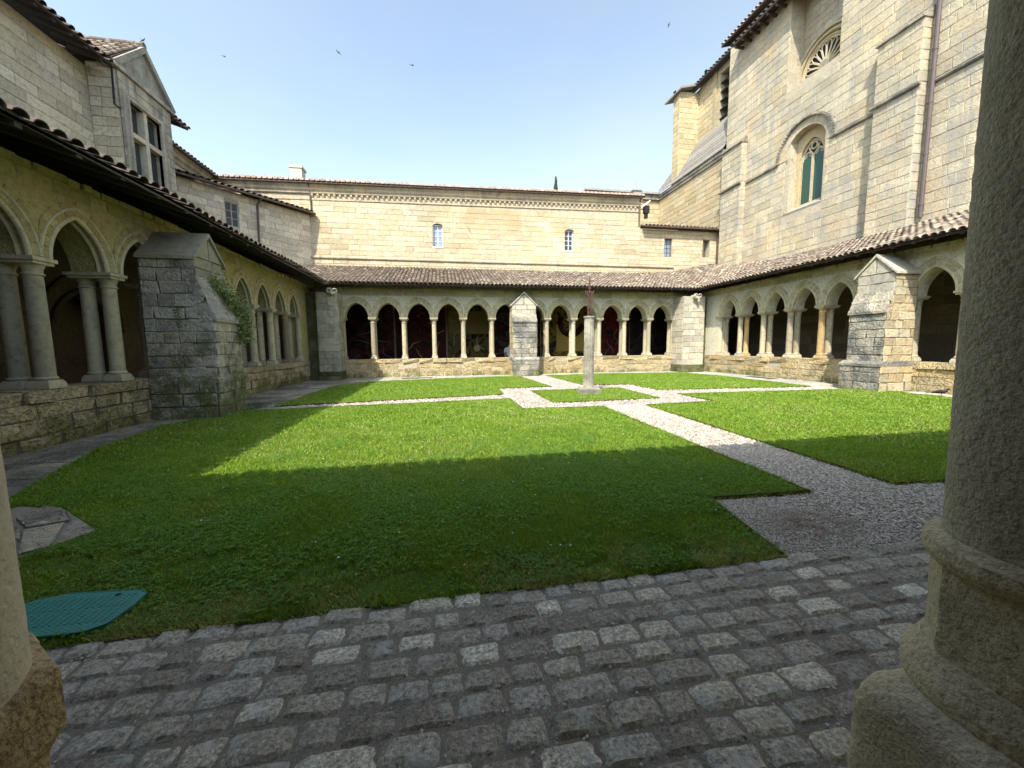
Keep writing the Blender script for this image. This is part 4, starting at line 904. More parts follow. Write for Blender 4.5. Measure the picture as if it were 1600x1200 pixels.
# ------------------------------------------------------------------ gallery roofs
def tile_vs(r0, r1, L, seg=6, th=.014):
    vs = []; fs = []
    for (r, y) in ((r0, 0), (r1, L)):
        for rr in (r, r-th):
            for k in range(seg+1): t = math.pi*k/seg; vs.append((-math.cos(t)*rr, y, math.sin(t)*rr*.85))
    n = seg+1
    for k in range(seg):
        fs += [(k, k+1, 2*n+k+1, 2*n+k), (k, n+k, n+k+1, k+1)]
        fs += [(n+k, 3*n+k, 3*n+k+1, n+k+1)]
    return vs, fs
TV, TF = tile_vs(.094, .074, .42)
TMESH = {}
def tile_mesh(mat, i):
    if (mat, i) not in TMESH:
        mb = MB(); mb.add(TV, TF, (i*.377) % 1); m = mb.mesh('roof_tile', (0, 0, 0), True); m.materials.append(M[mat]); TMESH[(mat, i)] = m
    return TMESH[(mat, i)]
def tiled(T, S, slen, t0, t1, mat, pitch=.205, expo=.30, limit=200, minpx=9, max_rows=99, pan=True, scl=1.):
    """S(s,t)->point; columns along s in slen; t0(s),t1(s) limits"""
    recs = []; s = slen[0]+pitch/2; pan_mb = MB()
    while s < slen[1]:
        a, b = t0(s), t1(s); r = 0; t = a-.10
        while t < b-.05 and r < max_rows:
            ds = (rnd.random()-.5)*.02; p = S(s+ds, t); p1 = S(s+ds, t+.3); px = S(s+ds+.1, t)
            recs.append((p, p1, px, (rnd.random()-.5)*.10, (rnd.random()-.2)*.02)); t += expo*(1+.04*(rnd.random()-.5)); r += 1
        s += pitch
    def key(r):
        q = proj(r[0]); return -q[2] if q and -30 < q[0] < 1630 and -30 < q[1] < 1230 else -1e9
    idx = sorted(range(len(recs)), key=lambda i: -key(recs[i]) if False else key(recs[i]), reverse=True)
    objs = set()
    for i in idx[:limit]:
        k = key(recs[i])
        if k > -1e8 and FPX*.2/(-k) > minpx: objs.add(i)
    mb = MB(); base = np.array(ORG[T.name])
    for i, (p, p1, px, rot, lift) in enumerate(recs):
        Yv = p1-p; Yv = Yv/np.linalg.norm(Yv); Xv = px-p; Xv = Xv-Xv.dot(Yv)*Yv; Xv /= np.linalg.norm(Xv); Zv = np.cross(Xv, Yv)
        if Zv[2] < 0: Xv = -Xv; Zv = -Zv
        X_ = Xv*math.cos(rot)+Yv*math.sin(rot)*.5; P = p+Zv*(.03+lift); Y_ = Yv+Zv*(-.045); X_ = X_*scl
        if i in objs:
            o = bpy.data.objects.new('roof_tile', tile_mesh(mat, rnd.randrange(17))); COL.objects.link(o); o.parent = T; c = P-base
            o.matrix_basis = Matrix(((X_[0], Y_[0], Zv[0], c[0]), (X_[1], Y_[1], Zv[1], c[1]), (X_[2], Y_[2], Zv[2], c[2]), (0, 0, 0, 1)))
        else: mb.add([P+X_*x+Y_*y+Zv*z for x, y, z in TV], TF, rnd.random())
    if mb.v: mb.build('tilework', mat, T, kind='stuff', smooth=True)
def deck(T, S, pts, mat, name, th=.05, split=8):
    """sheet under the tiles from (s,t) quads"""
    mb = MB()
    for q in pts:
        a = [S(*p) for p in q]; mb.add([p-np.array([0, 0, .0]) for p in a]+[p-np.array([0, 0, th]) for p in a], [(0, 1, 2, 3), (7, 6, 5, 4), (0, 4, 5, 1), (1, 5, 6, 2), (2, 6, 7, 3), (3, 7, 4, 0)])
    return mb.build(name, mat, T)
def warp(x, y, t): return .78*math.exp(-((x-19)**2+(y-24.6)**2)/9.0)*max(0, t)
zE = 4.66; SLOPE = (6.28-zE)/4.8
def S_far(s, t): return np.array([s, 19.7+t, zE+t*SLOPE+warp(s, 19.7+t, t/4.8)])
def S_right(s, t): return np.array([14.1+t, s, zE+t*SLOPE+warp(14.1+t, s, t/4.8)])
def S_left(s, t): return np.array([-5.3-t, s, zE-.075+.05*math.sin(s*.9)*.4+t*SLOPE])
def S_near(s, t): return np.array([s, 1.70-t, zE+.02+t*SLOPE])
def gal_roof(label, S, s0, s1, t0, t1, mat, L, eave_n, fas, limit, rows=99, rafters=True, minpx=9, step=.55, pitch=.205, scl=1.):
    T = thing('gallery_roof', S((s0+s1)/2, .1), label, 'roof', 'tiled lean-to roofs of the cloister galleries')
    k = 30; quads = []
    for i in range(k):
        a = s0+(s1-s0)*i/k; b = s0+(s1-s0)*(i+1)/k; m_ = 4
        for j in range(m_):
            f = lambda s, q: t0(s)+(t1(s)-t0(s))*q/m_
            if f(a, m_)-f(a, 0) < .01 and f(b, m_)-f(b, 0) < .01: continue
            quads.append([(a, f(a, j)), (b, f(b, j)), (b, f(b, j+1)), (a, f(a, j+1))])
    deck(T, S, quads, 'wood', 'roof_boards')
    tiled(T, S, (s0, s1), t0, t1, mat, limit=limit, max_rows=rows, minpx=minpx, pitch=pitch, scl=scl)
    # rafters run from the eave to the arcade wall, fascia board on top of them
    s = s0+.3; rm = None
    while s < s1:
        if t0(s) < .05:
            A = S(s, .02)+np.array([0, 0, -.05]); B = S(s, 2.2)+np.array([0, 0, -.05]); d = S(s+.045, .02)-S(s-.045, .02); dn_ = np.array([0, 0, -.10])
            mb = MB(); h = d/2; vs = [A-h, A+h, B+h, B-h, A-h+dn_*.75, A+h+dn_*.75, B+h+dn_, B-h+dn_]; mb.add(vs, [(0, 1, 2, 3), (7, 6, 5, 4), (0, 4, 5, 1), (1, 5, 6, 2), (2, 6, 7, 3), (3, 7, 4, 0)]); mb.build('rafter', 'woodG' if fas else 'wood', T)
        s += step+(rnd.random()-.5)*.08
    ss = [s0]; 
    lo = s0
    while t0(lo) > .03: lo += .05
    hi = s1
    while t0(hi) > .03: hi -= .05
    mb = MB(); A, B = S(lo, 0), S(hi, 0); o = (S(lo, .03)-S(lo, 0)); o[2] = 0; dz = np.array([0, 0, 1.])
    vs = [A+dz*-.075, B+dz*-.075, B+dz*.02, A+dz*.02]; vs2 = [p+o for p in vs]; mb.add(vs+vs2, [(0, 1, 2, 3), (7, 6, 5, 4), (0, 4, 5, 1), (1, 5, 6, 2), (2, 6, 7, 3), (3, 7, 4, 0)]); mb.build('fascia_board', 'woodG' if fas else 'wood', T)
    # wall plate under the boards
    return T
gal_roof('long clay tiled lean-to roof over the far gallery below the plain facade', S_far, -10.3, 18.9, lambda s: max(0, -5.3-s, s-14.1), lambda s: 4.8, 'tile', 29, 0, False, 60, minpx=7)
gal_roof('clay tiled lean-to roof with yellow lichen at the foot of the church', S_right, -3.3, 24.5, lambda s: max(0, s-19.7, 1.7-s), lambda s: 4.8, 'tile', 29, 0, False, 200, minpx=7)
gal_roof('dark tiled eaves seen from below over the left arcade', S_left, -3.3, 24.5, lambda s: max(0, s-19.7, 1.7-s), lambda s: 5.85, 'tileL', 29, 0, True, 200, rows=5, minpx=9, step=.85, pitch=.26, scl=1.18)
gal_roof('tiled roof of the near gallery above the viewer', S_near, -10.3, 18.9, lambda s: max(0, -5.3-s, s-14.1), lambda s: 5.6, 'tile', 29, 0, False, 10, rows=4)
# lead valley and flashings
mb = MB(); P = [S_far(14.1+q*.8, q*.8) for q in range(7)]
for a, b in zip(P, P[1:]):
    o = np.array([.13, -.13, .035]); o2 = np.array([-.13, .13, .035]); c = np.array([0, 0, .02]); mb.add([a+o2, a+c, b+c, b+o2], [(0, 1, 2, 3)]); mb.add([a+c, a+o, b+o, b+c], [(0, 1, 2, 3)])
for q in (-1, 1):
    mb.tube([p+np.array([.14*q, -.14*q, .09]) for p in P], .035, 6)
mb.build('valley_gutter', 'lead', None, label='lead valley gutter where the far and right tiled roofs meet', category='gutter')
# ------------------------------------------------------------------ far building
zup = lambda u: .0155*(u+7)
far_b = thing('convent_building', (0, 25, 0), 'long plain pale limestone building with two small white windows behind the far gallery', 'building')
WIN = [(-.42, .17, 7.62, 9.0), (7.90, 8.49, 7.68, 9.02)]
core(FB, -12.2, 13.12, 0, 10.9, .6, [(a-.0, b+.0, c, d) for a, b, c, d in WIN]).build('wall', 'mortar', far_b)
st = Stones(far_b, 'far', .3)
def cutW(ops, ex=0.0):
    return lambda za, zb: [(a-ex, b+ex) for (a, b, c, d) in ops if zb > c+.02 and za < d-.02]
st.ashlar(FB, -12.2, 13.12, 6.95, 10.0, .31, .78, cut=cutW(WIN, .0), n=.016, d=.05, joint=.016, jit=.15)
st.ashlar(FB, -12.2, 16.0, 5.9, 6.72, .27, .8, n=.03, d=.05, joint=.016, jit=.15)
st.done(298, 9)
def slanted(mb, F, u0, u1, prof, sl=zup, k=10):
    """moulding profile [(n,z)] run along u, following the slight rise of the cornice"""
    for i in range(k):
        a = u0+(u1-u0)*i/k; b = u0+(u1-u0)*(i+1)/k; n = len(prof)
        vs = [F(a, p[0], p[1]+sl(a)) for p in prof]+[F(b, p[0], p[1]+sl(b)) for p in prof]
        mb.add(vs, [(j, (j+1) % n, n+(j+1) % n, n+j) for j in range(n)]+[tuple(range(n))[::-1], tuple(range(n, 2*n))], rnd.random())
flat = lambda u: 0
mb = MB(); slanted(mb, FB, -12.2, 13.12, [(0, 9.98), (.05, 9.98), (.05, 10.08), (0, 10.08)]); mb.build('frieze_band', 'cornice', far_b)
mb = MB(); slanted(mb, FB, -12.2, 13.12, [(-.02, 10.30), (.07, 10.30), (.10, 10.34), (.10, 10.42), (.16, 10.50), (.17, 10.62), (.26, 10.74), (.26, 10.82), (-.02, 10.82)], k=24); mb.build('cornice', 'cornice', far_b)
cm = MB(); pr = [(0, 0), (.035, 0), (.10, .12), (.10, .20), (0, .20)]; 
cm.add([LF(u, n, z) for u in (-.055, .055) for n, z in pr], [(0, 1, 2, 3, 4)[::-1], (5, 6, 7, 8, 9), (0, 1, 6, 5), (1, 2, 7, 6), (2, 3, 8, 7), (3, 4, 9, 8)]); cmm = setm(cm.mesh('corbel', (0, 0, 0)), 'far')
u = -7.1
while u < 13.0: link_f('corbel', cmm, FB, u, .0, 10.10+zup(u), far_b); u += .30
mb = MB(); slanted(mb, FB, -8.2, 15.6, [(-.02, 6.74), (.10, 6.74), (.12, 6.80), (.07, 6.86), (.05, 6.93), (-.02, 6.96)], flat, 14); mb.build('string_course', 'cornice', far_b)
# roof
def S_fb(s, t): return np.array([s, 24.5-.36+t, 10.93+zup(s)+t*.30])
rf = MB(); a = [S_fb(-12.2, 0), S_fb(13.3, 0), S_fb(13.3, 6), S_fb(-12.2, 6)]; rf.add(a+[p-np.array([0, 0, .07]) for p in a], [(0, 1, 2, 3), (7, 6, 5, 4), (0, 4, 5, 1), (1, 5, 6, 2), (2, 6, 7, 3), (3, 7, 4, 0)]); rfo = rf.build('roof', 'wood', far_b)
def tiles_into(T, S, s0, s1, rows, mat, pitch=.27, nm='tilework', sc_=1., ends=None):
    mb = MB(); s = s0+pitch/2
    while s < s1:
        for r in range(rows):
            p = S(s, -.06+r*.36); p1 = S(s, .24+r*.36); px = S(s+.1, -.06+r*.36); Yv = p1-p; Yv /= np.linalg.norm(Yv); Xv = px-p; Xv -= Xv.dot(Yv)*Yv; Xv /= np.linalg.norm(Xv); Zv = np.cross(Xv, Yv)
            if Zv[2] < 0: Xv = -Xv; Zv = -Zv
            P = p+Zv*(.02+rnd.random()*.012); mb.add([P+Xv*x*sc_+Yv*y+Zv*(z*sc_-y*.04) for x, y, z in TV], TF, rnd.random())
        s += pitch
    o = mb.build(nm, mat, T, kind='stuff', smooth=True)
    if ends:
        eb = MB(); s = s0+pitch/2
        while s < s1:
            p = S(s, -.05); eb.add([p+np.array([x*.1, -.035, z*.085+.02]) for x, z in [(math.cos(q), math.sin(q)) for q in np.linspace(0, math.pi, 7)]]+[p+np.array([-.1, -.035, -.03]), p+np.array([.1, -.035, -.03])], [tuple(range(9))]); s += pitch
        eb.build('tile_ends', ends, T, kind='stuff')
    return o
tiles_into(rfo, S_fb, -12.2, 13.3, 3, 'tileP', ends='tileP')
mb = MB(); mb.tube([FB(-12.0, .36, 10.80+zup(-12)), FB(13.2, .36, 10.80+zup(13.2))], .035, 8); mb.build('gutter', 'drainG', far_b)
mb = MB(); mb.tube([FB(-7.22, .30, 10.8), FB(-7.2, .07, 10.55), FB(-7.18, .07, 9.4)], .045, 8); mb.build('drainpipe', 'drainG', far_b)
mb = MB(); mb.tube([FB(12.98, .34, 11.1), FB(12.98, .09, 10.8), FB(12.98, .09, 9.45)], .045, 8); mb.build('drainpipe', 'drainG', far_b)
def small_window(T, F, u0, u1, z0, z1, nx, ny, frame_mat, glass_mat, dep=.18, fr=.05, arched=False, bar=.025):
    mb = MB(); 
    for (a, b, c, d) in ((u0, u0+fr, z0, z1), (u1-fr, u1, z0, z1), (u0+fr, u1-fr, z1-fr, z1), (u0+fr, u1-fr, z0, z0+fr)): mb.fbox(F, (a, -dep, c), (b, -dep+.05, d))
    w_ = mb.build('window', frame_mat, T)
    mb = MB()
    for i in range(1, nx): x = u0+fr+(u1-u0-2*fr)*i/nx; mb.fbox(F, (x-bar/2*1.6, -dep, z0+fr), (x+bar/2*1.6, -dep+.04, z1-fr))
    for j in range(1, ny): z = z0+fr+(z1-z0-2*fr)*j/ny; mb.fbox(F, (u0+fr, -dep+.003, z-bar/2), (u1-fr, -dep+.037, z+bar/2))
    if mb.v: mb.build('glazing_bars', frame_mat, w_)
    for i in range(nx):
        for j in range(ny):
            a = u0+fr+(u1-u0-2*fr)*i/nx+.012; b = u0+fr+(u1-u0-2*fr)*(i+1)/nx-.012; c = z0+fr+(z1-z0-2*fr)*j/ny+.012; d = z0+fr+(z1-z0-2*fr)*(j+1)/ny-.012
            mb = MB(); mb.fbox(F, (a, -dep-.01, c), (b, -dep+.012, d)); mb.build('pane', glass_mat, w_)
    mb = MB(); mb.fbox(F, (u0-.02, -.62, z0-.05), (u1+.02, -.58, z1+.05)); mb.build('room_shade_sheet', 'black', w_)  # black sheet painted as the shade of the unlit room
    return w_
for a, b, c, d in WIN:
    small_window(far_b, FB, a, b, c, d-.05, 2, 4, 'white', 'glassB' if a < 0 else 'glass', .2)
    mb = MB(); uc = (a+b)/2; P = [(uc+x, d-.14+z*.45) for x, z in arch_pts((b-a)/2, (b-a)/2, 6)]
    for (x0, z0), (x1, z1) in zip(P, P[1:]): mb.fprism(FB, [(x0, z0), (x1, z1), (x1, d+.03), (x0, d+.03)], .018, -.22)
    mb.build('lintel', 'far', far_b)
    mb = MB(); mb.fbox(FB, (a-.03, -.2, c-.06), (b+.03, .04, c+.0)); mb.build('sill', 'white', far_b)
# body behind the facade
mb = MB(); mb.box((-12.2, 25.1, 0), (13.1, 31, 10.8)); mb.build('rear_body', 'mortar', far_b)
ch = MB(); ch.box((-8.9, 26.6, 11.2), (-8.25, 27.3, 12.55)); ch.box((-8.96, 26.54, 12.55), (-8.19, 27.36, 12.68)); ch.build('chimney', 'limeblk', far_b)
# small things at the right end of the roof
vt = thing('roof_vent', (13.0, 24.9, 11.45), 'small boxed roof vent with a thin spike at the right end of the far roof', 'vent')
mb = MB(); mb.box((12.75, 24.8, 11.35), (13.3, 25.2, 11.78)); mb.box((12.68, 24.73, 11.78), (13.37, 25.27, 11.86)); mb.build('vent_box', 'lead', vt)
mb = MB(); mb.tube([(13.05, 25, 11.86), (13.05, 25, 12.15), (13.0, 25, 12.5)], .035, 6); mb.build('spike', 'lead', vt)
fl = thing('floodlight', (13.3, 24.2, 10.6), 'white and black floodlight on the wall corner under the far roof edge', 'lamp')
mb = MB(); mb.tube([(13.1, 24.45, 10.45), (13.3, 24.2, 10.45)], .03, 6); mb.build('bracket', 'black', fl)
mb = MB(); mb.box((13.14, 24.0, 10.12), (13.48, 24.25, 10.58)); mb.box((13.2, 24.05, 9.8), (13.4, 24.2, 10.12)); mb.build('housing', 'black', fl)
mb = MB(); mb.add([(13.05, 23.95, 10.5), (13.5, 23.95, 10.85), (13.5, 24.3, 10.85), (13.05, 24.3, 10.5), (13.05, 23.95, 10.58), (13.5, 23.95, 10.93), (13.5, 24.3, 10.93), (13.05, 24.3, 10.58)], [(0, 3, 2, 1), (4, 5, 6, 7), (0, 1, 5, 4), (1, 2, 6, 5), (2, 3, 7, 6), (3, 0, 4, 7)]); mb.build('visor', 'white', fl)

# ---- small lean-to building beside it
lb = thing('lean_to_building', (16, 25, 0), 'small pale stone annex with a tiled eave between the far building and the church', 'building')
W2 = [(14.90, 15.48, 7.48, 8.70), (17.78, 18.32, 7.55, 8.72)]
core(FB, 13.12, 18.9, 0, 9.25, .6, W2, n=-.004).build('wall', 'mortar', lb)
st = Stones(lb, 'far', .3); st.ashlar(FB, 13.12, 18.9, 6.95, 9.25, .25, .55, cut=cutW(W2), n=.02, d=.05, joint=.010, jit=.2); st.ashlar(FB, 16.0, 18.9, 5.9, 6.95, .25, .6, n=.02, d=.05); st.done(200, 8)
small_window(lb, FB, 14.90, 15.48, 7.48, 8.70, 2, 4, 'woodG', 'glassB', .2)
mb = MB(); mb.fprism(FB, [(17.78, 7.55), (18.32, 7.55), (18.32, 8.72), (17.78, 8.72)], -.42, -.5); mb.fprism(FB, [(17.78, 7.55), (17.95, 7.55), (17.95, 8.72), (17.78, 8.72)], -.05, -.42); nb = mb.build('blind_niche', 'mortarD', lb)
def S_lt(s, t): return np.array([s, 24.5-.42+t, 9.36+t*.28])
rf = MB(); a = [S_lt(13.15, 0), S_lt(19.2, 0), S_lt(19.2, 5), S_lt(13.15, 5)]; rf.add(a+[p-np.array([0, 0, .06]) for p in a], [(0, 1, 2, 3), (7, 6, 5, 4), (0, 4, 5, 1), (1, 5, 6, 2), (2, 6, 7, 3), (3, 7, 4, 0)]); r_ = rf.build('roof', 'wood', lb); tiles_into(r_, S_lt, 13.15, 19.2, 2, 'tile')
mb = MB(); mb.tube([(13.15, 24.06, 9.30), (19.2, 24.06, 9.30)], .045, 8); mb.build('gutter', 'drainG', lb)
mb = MB(); mb.tube([(18.75, 24.06, 9.28), (18.78, 24.35, 9.1), (18.78, 24.36, 7.1)], .045, 8); mb.build('drainpipe', 'drainG', lb)

# ------------------------------------------------------------------ church
ch = thing('church', (21, 14, 0), 'tall weathered limestone church wall with rose window rising over the right gallery', 'church')
# niche: u in (-19.45,-16.6) ; window: u centre -18.2... measured on the wall
BW = (-19.02, -17.05, 8.75, 12.8); NI = (-19.46, -16.62, 15.2, 20.6)
core(FC, -24.0, -6.0, 0, 20.6, 1.0, [BW, NI]).build('wall', 'mortar', ch)
def cutC(za, zb):
    o = []; zm = (za+zb)/2
    if zb > 8.5 and za < 13.35:
        if zm > 11.65: hw = math.sqrt(max(0, 1.62**2-(zm-11.7)**2)); 
        else: hw = 1.2
        if zm < 11.65: o.append((-19.3, -17.0))
        elif hw > 0: o.append((-18.13-hw, -18.13+hw))
    if zb > NI[2]+.02: o.append((NI[0], NI[1]))
    return o
st = Stones(ch, 'church', .3)
def cutlow(za, zb): return cutC(za, zb)+[(-23.75, -22.15), (-14.6, -12.95)]
st.ashlar(FC, -24.0, -6.0, 6.2, 11.5, .41, .82, cut=cutlow, n=.02, d=.06, joint=.012, jit=.45, mat=None)
st.ashlar(FC, -24.0, -6.0, 11.68, 14.1, .41, .82, cut=cutlow, n=.02, d=.06, joint=.012, jit=.45)
st.ashlar(FC, -24.0, -6.0, 14.1, 20.5, .41, .82, cut=cutC, n=.02, d=.06, joint=.012, jit=.45)
# niche back and sides
core(FC, NI[0]-.05, NI[1]+.05, NI[2]-.05, NI[3], .35, [(-19.0, -17.1, 15.9, 17.1)], n=-.9).build('niche_wall', 'mortar', ch)
st.ashlar(FC, NI[0], NI[1], NI[2], NI[3], .33, .7, cut=lambda za, zb: [(-18.05-math.sqrt(max(0, 1.85**2-((za+zb)/2-15.7)**2)), -18.05+math.sqrt(max(0, 1.85**2-((za+zb)/2-15.7)**2)))] if (za+zb)/2 < 17.5 else [], n=-.88, d=.05, joint=.02)
fs_ = frame((0, 19.46, 0), (1, 0, 0), (0, -1, 0)); st.ashlar(fs_, 18.92, 19.8, NI[2], NI[3], .36, .6, n=.0, d=.04, joint=.018)
fs2 = frame((0, 16.62, 0), (-1, 0, 0), (0, 1, 0)); st.ashlar(fs2, -19.8, -18.92, NI[2], NI[3], .36, .6, n=.0, d=.04, joint=.018)
mb = MB(); mb.fprism(frame((0, 0, 0), (1, 0, 0), (0, -1, 0)), [(18.93, NI[2]-.05), (19.8, NI[2]-.05), (19.8, NI[2]+.25), (18.93, NI[2]+.02)], -16.65, -19.43); mb.build('niche_sill', 'church', ch)
# pilaster strips / big buttress (thin, part of the church)
def strip_butt(u0, u1, n, zt, base=6.2, zcap=.45, name='buttress'):
    mb = MB(); mb.fbox(FC, (u0, -.02, base), (u1, n-.02, zt), .5); b = mb.build(name, 'mortar', ch)
    for za, zb in ((base, 11.5), (11.68, zt)):
        k = round((zb-za)/.36)
        st.ashlar(FC, u0, u1, za, zb, .36, .62, n=n, d=.05, joint=.02)
        f1 = frame(FC(u1, 0, 0), FC.N*-1, FC.U); st.ashlar(f1, -(n-.02), 0, za, zb, .36, .6, n=.015, d=.03, joint=.02)
        f2 = frame(FC(u0, 0, 0), FC.N, -FC.U); st.ashlar(f2, 0, n-.02, za, zb, .36, .6, n=.015, d=.03, joint=.02)
    # sloped cap
    mb = MB(); e = .05; vs = [FC(u, nn, z) for u in (u0-e, u1+e) for nn, z in ((0, zt-.02), (n+.09, zt-.02), (n+.09, zt+.07), (0, zt+zcap))]
    mb.add(vs, [(0, 1, 2, 3)[::-1], (4, 5, 6, 7), (0, 1, 5, 4), (1, 2, 6, 5), (2, 3, 7, 6), (3, 0, 4, 7)]); mb.build('weathering', 'slab', ch)
strip_butt(-23.85, -22.15, .40, 14.0)
strip_butt(-14.55, -12.95, .45, 14.0)
st.done(235, 10)
# string course at z 11.6 wrapping round
def run(F, pts, mat, name, T, prof=((0, 0), (.10, 0), (.13, .06), (.10, .10), (0, .16))):
    mb = MB()
    for (u0, u1, n) in pts:
        k = len(prof); vs = [F(u0, n+a, b) for a, b in prof]+[F(u1, n+a, b) for a, b in prof]; mb.add([v+np.array([0, 0, 11.5]) for v in vs], [(j, (j+1) % k, k+(j+1) % k, k+j) for j in range(k)]+[tuple(range(k))[::-1], tuple(range(k, 2*k))])
    return mb.build(name, mat, T)
run(FC, [(-23.95, -22.05, .40), (-22.05, -19.75, 0), (-16.75, -14.65, 0), (-14.65, -12.85, .45), (-12.85, -6.0, 0)], 'slab', 'string_course', ch)
# great window
gw = MB(); uc = -18.13
K = 14; A0 = [(uc+x*1.18, 11.6+z*1.18) for x, z in arch_pts(1, 1, K)]; A1 = [(uc+x*1.55, 11.6+z*1.55) for x, z in arch_pts(1, 1, K)]
for i in range(len(A0)-1):
    q = [A0[i], A1[i], A1[i+1], A0[i+1]]; c = np.mean(q, 0); q = [tuple(c+(np.array(p)-c)*.975) for p in q]; mb = MB(); mb.fprism(FC, q, .025, -.35); mb.build('voussoir', 'church', ch)
mb = MB(); mb.tube([FC(uc+x*1.62, .05, 11.6+z*1.62) for x, z in arch_pts(1, 1, 16)], .075, 6)
hood = mb.build('window_hood', 'slab', ch)
hm = MB(); hm.lathe((0, 0, 0), [(.05, -.05), (.07, 0), (.05, .05)], 6); 
for x, z in arch_pts(1, 1, 17): mb = MB(); p = FC(uc+x*1.62, .13, 11.6+z*1.62); mb.box(p-np.array([.04, .06, .05]), p+np.array([.04, .06, .05])); mb.build('hood_stud', 'slab', hood)
# recessed window wall with pointed two-light opening
F3 = frame(FC(0, -.42, 0), FC.U, FC.N)
mb = MB(); wl, wr = -18.80, -17.46; wc = (wl+wr)/2
arch_fill(mb, F3, wc, (wr-wl)/2, .95, 11.35, 12.9, 1.25, .4); mb.fbox(F3, (-19.4, -.4, 8.7), (wl, 0, 11.35)); mb.fbox(F3, (wr, -.4, 8.7), (-16.85, 0, 11.35)); mb.fbox(F3, (wl, -.4, 8.7), (wr, 0, 9.05)); mb.build('window_wall', 'churchlow', ch)
mb = MB(); mb.fprism(frame((0, 0, 0), (1, 0, 0), (0, -1, 0)), [(18.9+.02, 8.55), (19.34, 8.55), (19.34, 9.02), (18.9-.03, 8.72)], -17.05, -19.3); mb.build('sloped_sill', 'slabW', ch)
wn = MB(); bars = []
for (a, b) in ((wl, wl+.07), (wr-.07, wr), (wc-.07, wc+.07)): wn.fbox(F3, (a, -.22, 9.05), (b, -.08, 11.45))
for c_, aa in ((wl+.34+.02, .30), (wr-.34-.02, .30)):
    wn.tube([F3(c_+x, -.15, 11.3+z) for x, z in arch_pts(aa, .38, 6)], .05, 6)
    for q in (-1, 1): wn.tube([F3(c_+q*.2, -.15, 11.42), F3(c_+q*.08, -.15, 11.50), F3(c_+q*.10, -.15, 11.6)], .035, 5)
wn.tube([F3(wc+x, -.15, 11.3+z) for x, z in arch_pts(.63, .92, 10)], .06, 6)
wn.tube([F3(wc+.17*math.cos(t), -.15, 11.92+.17*math.sin(t)) for t in np.linspace(0, 6.283, 11)], .045, 5, False)
for q in (-1, 1): wn.tube([F3(wc, -.15, 11.45), F3(wc+q*.22, -.15, 11.72), F3(wc+q*.28, -.15, 11.9)], .04, 5)
gwo = wn.build('window', 'far', ch)
for (a, b) in ((wl+.07, wc-.07), (wc+.07, wr-.07)):
    mb = MB(); mb.fprism(F3, [(a, 9.05), (b, 9.05), (b, 11.5), ((a+b)/2, 11.75), (a, 11.5)], -.13, -.16); mb.build('pane', 'lattice', gwo)
mb = MB(); mb.fprism(F3, [(wl, 11.4), (wr, 11.4), (wr-.25, 12.1), (wl+.25, 12.1)], -.2, -.3); mb.build('room_shade_sheet', 'black', gwo)  # black sheet stands in for the darkness behind the tracery
cl_ = MB(); p = FC(-19.17, -.12, 8.75); cl_.lathe(p, [(.15, 0), (.15, .1), (.10, .18), (.085, .3), (.085, 2.45), (.12, 2.5), (.10, 2.55), (.16, 2.75), (.18, 2.86)], 12); cl_.build('colonnette', 'churchlow', ch, smooth=True)
# rose window in the niche
F4 = frame(FC(0, -.68, 0), FC.U, FC.N); rc = (-18.05, 15.75)
for rr, n_, th_ in ((1.78, -.14, .07), (1.55, -.16, .09), (1.32, -.18, .08)):
    mb = MB(); mb.tube([F4(rc[0]+rr*math.cos(t), n_, rc[1]+rr*math.sin(t)) for t in np.linspace(-.35, math.pi+.35, 30)], th_, 7); mb.build('rose_moulding', 'churchlow', ch, smooth=True)
mb = MB(); mb.tube([F4(rc[0]+1.2*math.cos(t), -.16, rc[1]+1.2*math.sin(t)) for t in np.linspace(-.4, math.pi+.4, 30)], .045, 6)
rose = mb.build('rose_window', 'far', ch)
mb = MB(); mb.fprism(F4, [(rc[0]+.26*math.cos(t), rc[1]+.02+.26*math.sin(t)) for t in np.linspace(0, 6.0, 14)], -.02, -.2); mb.build('hub', 'slab', rose)
for i in range(12):
    t = math.pi*(i+.5)/12*1.12-.19; r0, r1 = .24, .92; d_ = np.array([math.cos(t), math.sin(t)]); e_ = np.array([-d_[1], d_[0]]); wv = 1.2*math.sin(math.pi/24)*1.0
    P = [d_*r0, d_*.5+e_*.055, d_*.92+e_*.115, d_*1.08+e_*.09, d_*1.15, d_*1.08-e_*.09, d_*.92-e_*.115, d_*.5-e_*.055, d_*r0]
    mb = MB(); mb.tube([F4(rc[0]+p[0], -.14, rc[1]+p[1]) for p in P], .028, 5); mb.build('petal_tracery', 'far', rose)
mb = MB(); mb.fprism(F4, [(rc[0]+1.2*math.cos(t), rc[1]+1.2*math.sin(t)) for t in np.linspace(-.4, math.pi+.4, 20)], -.22, -.26); mb.build('pane', 'black', rose)
# drain pipe
mb = MB(); mb.tube([FC(-12.72, .14, 20.2), FC(-12.70, .14, 6.5)], .075, 10); dp = mb.build('drainpipe', 'drain', ch)
for z in np.arange(7., 20, 1.9): mb = MB(); mb.tube([FC(-12.71, .14, z-.04), FC(-12.71, .14, z+.04)], .092, 10); mb.build('pipe_joint', 'drain', dp)
